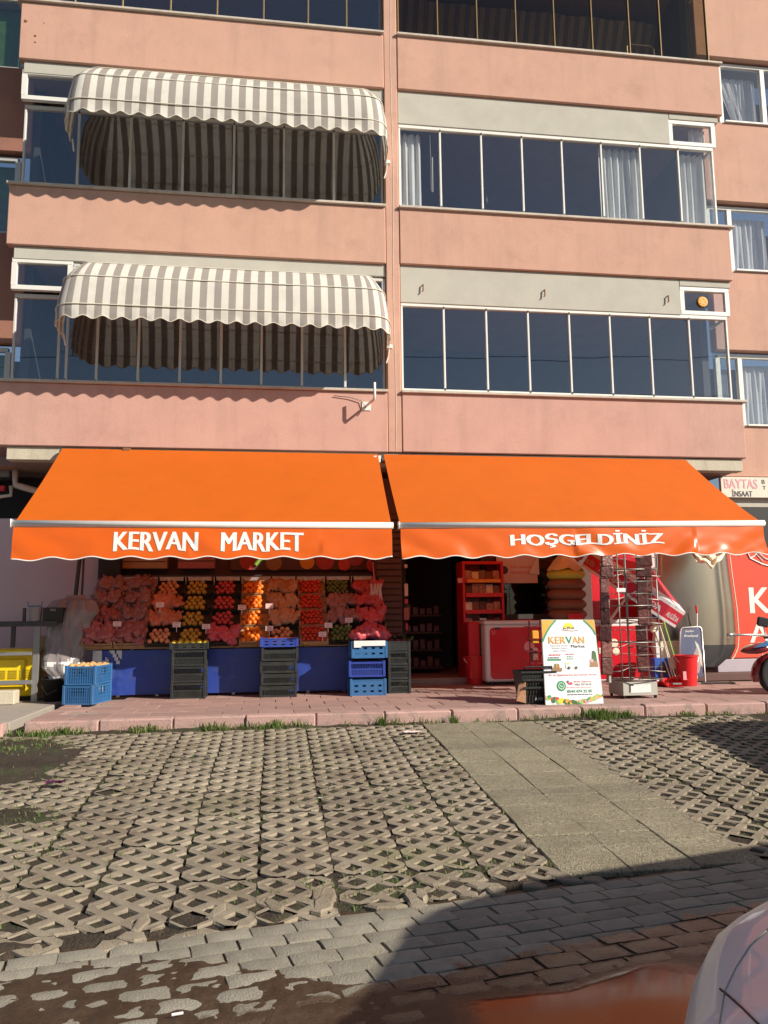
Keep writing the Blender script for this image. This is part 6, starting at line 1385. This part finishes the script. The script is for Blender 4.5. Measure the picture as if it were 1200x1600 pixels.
# ------------------------------------------------------------------ scooter at the right edge
tt = thing('motor_scooter', 'dark red and black motor scooter with chrome handlebar at the right kerb edge', 'scooter', (5.75, 9.7, SZ)); YM = 9.75
f0 = at(1196, 1090, YM); fx = f0.x + .17; wr = .24
def wheel(x, nm):
    g = MB(); prof = [(wr - .055, -.05), (wr - .02, -.055), (wr, -.03), (wr, .03), (wr - .02, .055), (wr - .055, .05)]; mt = Matrix.Rotation(R(90), 3, 'X'); g.lathe(prof, (0, 0, 0), 28, mtx=mt); g.xf(Matrix.Translation((x, YM, SZ + wr))); w_ = part(tt, nm, g, 'rubber', smooth=True)
    g = MB(); g.lathe([(.03, -.06), (wr - .06, -.04), (wr - .06, .04), (.03, .06)], (0, 0, 0), 20, mtx=mt); g.xf(Matrix.Translation((x, YM, SZ + wr))); part(w_, 'rim', g, 'silver_tube')
wheel(fx, 'front_wheel'); wheel(fx + 1.25, 'rear_wheel')
hz = at(1170, 998, YM).z
g = MB(); g.tube([(fx, YM - .08, SZ + wr), (fx + .12, YM - .06, SZ + .6), (fx + .2, YM, hz - .1)], .022, 8); g.tube([(fx, YM + .08, SZ + wr), (fx + .12, YM + .06, SZ + .6), (fx + .2, YM, hz - .1)], .022, 8); part(tt, 'fork', g, 'silver_tube', smooth=True)
def fen(u, v): a = R(-15 + 150 * u); w_ = .085 * math.sin(math.pi * (.12 + .76 * v)) ** .3; r_ = wr + .035 + .03 * math.sin(math.pi * v); return (fx - r_ * math.cos(a) * 1.08, YM + .09 * (2 * v - 1), SZ + wr + r_ * math.sin(a))
g = MB(); g.grid(fen, 22, 8); part(tt, 'front_fender', g, 'moto_red', smooth=True)
def shield(u, v): z = SZ + .30 + (hz - SZ - .38) * v; return (fx + .17 + .10 * v + .06 * (2 * u - 1) ** 2, YM + .19 * (2 * u - 1) * (.7 + .5 * v), z)
g = MB(); g.grid(shield, 12, 14); part(tt, 'leg_shield', g, 'moto_red', smooth=True)
b0 = at(1162, 1018, YM - .05)
def cowl(u, v): a = 2 * math.pi * u; r_ = .13 * math.sin(math.pi * min(1, .02 + v * .75)) ** .7; return (b0.x + .36 * v, YM + r_ * 1.3 * math.cos(a), b0.z + .06 * v + r_ * .55 * math.sin(a))
g = MB(); g.grid(cowl, 20, 14); part(tt, 'cowl', g, 'moto_red', smooth=True)
p = at(1190, 1012, YM - .2); g = MB(); g.prism([(p.x - .1, p.z), (p.x + .12, p.z + .02), (p.x + .10, p.z + .09)], YM - .185, YM - .175); part(tt, 'side_decal', g, 'crate_blue')
hb = at(1134, 992, YM - .25); hc = at(1180, 994, YM)
g = MB(); g.tube([(hb.x, hb.y - .05, hb.z), (hc.x - .05, YM - .12, hc.z + .02), (fx + .2, YM, hz), (fx + .24, YM + .2, hz + .02), (fx + .18, YM + .42, hz)], .014, 8); part(tt, 'handlebar', g, 'silver_tube', smooth=True)
g = MB(); g.tube([(hb.x - .0, hb.y - .05, hb.z), (hb.x + .12, hb.y + .0, hb.z + .006)], .02, 8); part(tt, 'grip', g, 'silver_tube', smooth=True); g = MB(); g.tube([(fx + .19, YM + .30, hz + .01), (fx + .17, YM + .44, hz)], .02, 8); part(tt, 'grip', g, 'rubber', smooth=True)
g = MB(); g.tube([(hb.x + .06, hb.y - .01, hb.z - .02), (hb.x - .02, hb.y - .06, hb.z - .035)], .007, 6); part(tt, 'brake_lever', g, 'silver_tube')
m0 = at(1192, 972, YM - .1); g = MB(); g.box(-.085, .085, -.02, .02, -.062, .062, .02); g.xf(Matrix.Translation(m0) @ Matrix.Rotation(R(12), 4, 'Y')); part(tt, 'mirror', g, 'moto_black'); g = MB(); g.tube([tuple(m0 + Vector((.0, .0, -.05))), (m0.x + .04, YM - .08, hz + .02)], .008, 6); part(tt, 'mirror_stem', g, 'silver_tube')
g = MB(); g.box(fx + .12, fx + .22, YM - .1, YM + .1, hz - .14, hz - .02, .03); part(tt, 'headlight', g, 'silver_tube'); g = MB(); g.lathe([(.05, 0), (.05, .03), (.001, .04)], (0, 0, 0), 14, mtx=Matrix.Rotation(R(-90), 3, 'Y')); g.xf(Matrix.Translation((fx + .06, YM - .13, hz - .06))); part(tt, 'indicator', g, 'pr_orange')
g = MB(); g.box(fx + .25, fx + .7, YM - .17, YM + .17, SZ + .22, SZ + .30, .03); part(tt, 'floor_board', g, 'moto_black'); g = MB(); g.box(fx + .7, fx + 1.45, YM - .17, YM + .17, SZ + .32, SZ + .62, .06); part(tt, 'rear_body', g, 'moto_red'); g = MB(); g.box(fx + .68, fx + 1.4, YM - .15, YM + .15, SZ + .63, SZ + .74, .04); part(tt, 'seat', g, 'moto_black')

# ------------------------------------------------------------------ parked vans (one bonnet corner in view, its hidden body shaped for its shadow; the other unseen, added to shade the kerb)
def van(label, loc, rotz, Lh, Wd, prof, group=None):
    tt = thing('parked_van', label, 'van', loc); ORIG[tt.name] = Vector((0, 0, 0))
    # stations: x, half-width, belt z (max width), top z
    def sect(x):
        for (a, b) in zip(prof, prof[1:]):
            if a[0] <= x <= b[0]: f_ = (x - a[0]) / (b[0] - a[0]); f_ = f_ * f_ * (3 - 2 * f_) * .4 + f_ * .6; return [a[i] + (b[i] - a[i]) * f_ for i in range(1, 4)]
        return list(prof[-1][1:])
    NX, NR_ = 90, 40
    def body(u, v):
        x = Lh * (u ** 1.5 if u < .5 else 1 - (1 - u) ** 1.5 * 1.0 if False else u); w_, zt_, n_ = sect(x); zb_ = .22; a = 2 * math.pi * v; c, s_ = math.cos(a), math.sin(a)
        zc = (zt_ + zb_) / 2; hz_ = (zt_ - zb_) / 2
        return (x, w_ * math.copysign(abs(c) ** (2 / n_), c), zc + hz_ * math.copysign(abs(s_) ** (2 / n_), s_))
    g = MB(); g.grid(body, NX, NR_); 
    n0 = [body(0, k / NR_) for k in range(NR_)]; n1 = [body(1, k / NR_) for k in range(NR_)]; g.add(n0, [tuple(range(NR_))]); g.add(n1, [tuple(range(NR_))[::-1]])
    part(tt, 'body', g, 'car_silver', smooth=True, world=False)
    for x in (.95, Lh - 1.0):
        for s_ in (-1, 1):
            g = MB(); g.lathe([(.2, -.1), (.31, -.09), (.33, -.05), (.33, .05), (.31, .09), (.2, .1)], (0, 0, 0), 28, mtx=Matrix.Rotation(R(90), 3, 'X')); g.xf(Matrix.Translation((x, s_ * (Wd / 2 - .10), .33))); w_ = part(tt, 'wheel', g, 'rubber', smooth=True, world=False); g = MB(); g.lathe([(.05, -.11), (.2, -.105), (.2, .105), (.05, .11)], (0, 0, 0), 20, mtx=Matrix.Rotation(R(90), 3, 'X')); g.xf(Matrix.Translation((x, s_ * (Wd / 2 - .10), .33))); part(w_, 'rim', g, 'silver_tube', world=False)
    return tt, body, sect
VZ = -.22
v1, body, sect = van('silver white van with its rounded bonnet corner at the bottom right of the scene', (.40, .28, VZ), 0, 6.2, 1.9,
    [(0, .46, .80, 2.6), (.05, .62, .91, 2.8), (.14, .77, .965, 3.2), (.35, .92, 1.01, 3.6), (.7, 1.0, 1.05, 4), (1.1, 1.02, 1.08, 4), (1.6, 1.02, 1.15, 4), (2.0, 1.02, 1.46, 4.5), (3.7, 1.02, 2.17, 5), (4.5, 1.02, 2.28, 6), (6.4, 1.02, 2.30, 6)])
v1.location = (.52, .26, VZ + .03); v1.rotation_euler = (0, 0, R(13))
from mathutils.bvhtree import BVHTree
bpy.context.view_layer.update()
bo = [c for c in v1.children if c.name.startswith('body')][0]; MW = v1.matrix_world; bv = BVHTree.FromPolygons([MW @ v.co for v in bo.data.vertices], [tuple(p.vertices) for p in bo.data.polygons])
def seam(pts, r_, m_, n_):
    P = []
    for (a, b) in zip(pts, pts[1:]):
        for k in range(5):
            px, py = a[0] + (b[0] - a[0]) * k / 5, a[1] + (b[1] - a[1]) * k / 5; d = (RM @ Vector((px - 600, py - 800, 1238))).normalized(); h = bv.ray_cast(Vector((0, 0, H)), d)
            if h[0] is not None: P.append(MW.inverted() @ (h[0] - d * .001))
    if len(P) > 2: g = MB(); g.tube(P, r_, 5); part(v1, n_, g, m_, world=False, smooth=True)
seam([(1125, 1545), (1140, 1557), (1160, 1575), (1185, 1600), (1215, 1625)], .0016, 'black', 'bonnet_seam')
seam([(1230, 1440), (1200, 1452), (1172, 1478), (1150, 1512), (1132, 1550), (1124, 1600), (1122, 1630)], .0012, 'beam_cream', 'bonnet_edge_reflection')  # trim line coloured cream for the tan reflection along the bonnet rim
g = MB(); g.grid(lambda u, v: (lambda b: (b[0] - .004, b[1], b[2] + .005))(body((2.1 + 1.5 * u) / 6.4, .16 + .18 * v)), 16, 16); part(v1, 'windscreen', g, 'car_glass', smooth=True, world=False)
for s_ in (-1, 1):
    for (xa, xb) in ((2.75, 3.6), (3.75, 4.9), (5.0, 6.15)):
        g = MB(); g.grid(lambda u, v: (lambda b: (b[0], b[1] * 1.005, b[2]))(body((xa + (xb - xa) * u) / 6.4, (.004 + .045 * v) if s_ > 0 else (.496 - .045 * v))), 12, 8); part(v1, 'side_window', g, 'car_glass', smooth=True, world=False)
for s_ in (-1, 1):
    g = MB(); g.grid(lambda u, v: (lambda b: (b[0] - .004, b[1] * 1.006, b[2]))(body(.004 + .022 * u, (.01 + .05 * v) if s_ > 0 else (.49 - .05 * v))), 10, 8); part(v1, 'headlight', g, 'car_glass', smooth=True, world=False)
v2, body2, s2 = van('unseen silver van added beyond the right edge to shade the kerb', (7.85, 3.35, -.2), 0, 3.8, 1.9,
    [(0, .8, .9, 3), (.1, .9, 1.2, 4), (.3, .95, 1.9, 5), (.7, .96, 2.12, 6), (2.9, .96, 2.12, 6), (3.3, .96, 1.95, 5), (3.8, .9, 1.0, 4)])
v2.location = (7.85, 3.35, -.2); v2.rotation_euler = (0, 0, R(90))
# litter
for (px, py, z, m_, lab) in ((86, 1230, -.02, 'f_purple', 'crumpled dark purple wrapper on the grass pavers at left'), (277, 1592, -.26, 'print_white', 'white cigarette stub on the wet bricks at the bottom left'), (500, 1250, -.05, 'print_white', 'tiny white scrap on the grass pavers in the middle'), (645, 1146, 0, 'paper_tag', 'flat pale paper scrap at the kerb end of the walkway')):
    d = RM @ Vector((px - 600, py - 800, 1238)); t0 = (z - H) / d.z; x, y = d.x * t0, d.y * t0
    for it in range(6): t0 = (gz(x, y) - H) / d.z; x, y = d.x * t0, d.y * t0
    g = MB()
    if 'stub' in lab: g.tube([(x - .02, y, gz(x, y) + .015), (x + .02, y + .006, gz(x, y) + .016)], .005, 8)
    else:
        rr_ = random.Random(px); w_, h_ = (.07, .03) if px in (86,) else (.09, .008) if px == 645 else (.012, .006)
        g.grid(lambda u, v: (x + w_ * (2 * u - 1) + w_ * .2 * MN.noise(Vector((u * 4, v * 4, px))), y + w_ * .6 * (2 * v - 1), gz(x, y) + .012 + h_ * (1 + MN.noise(Vector((u * 5, v * 5, px * .1))))), 8, 8)
    solo('litter', g, m_, lab, 'litter', (x, y, gz(x, y)))

# service cables over the street, mirrored in the panes
for (z, dz, lab) in ((10.6, .9, 'upper overhead cable spanning the street before the block'), (9.3, .5, 'lower overhead cable spanning the street before the block')):
    g = MB(); g.tube([(-30 + 3 * k, -4, z + dz * (k - 10) / 10 + .004 * (k - 10) ** 2) for k in range(21)], .012, 5); solo('overhead_cable', g, 'black', lab, 'cable', (0, -4, z))
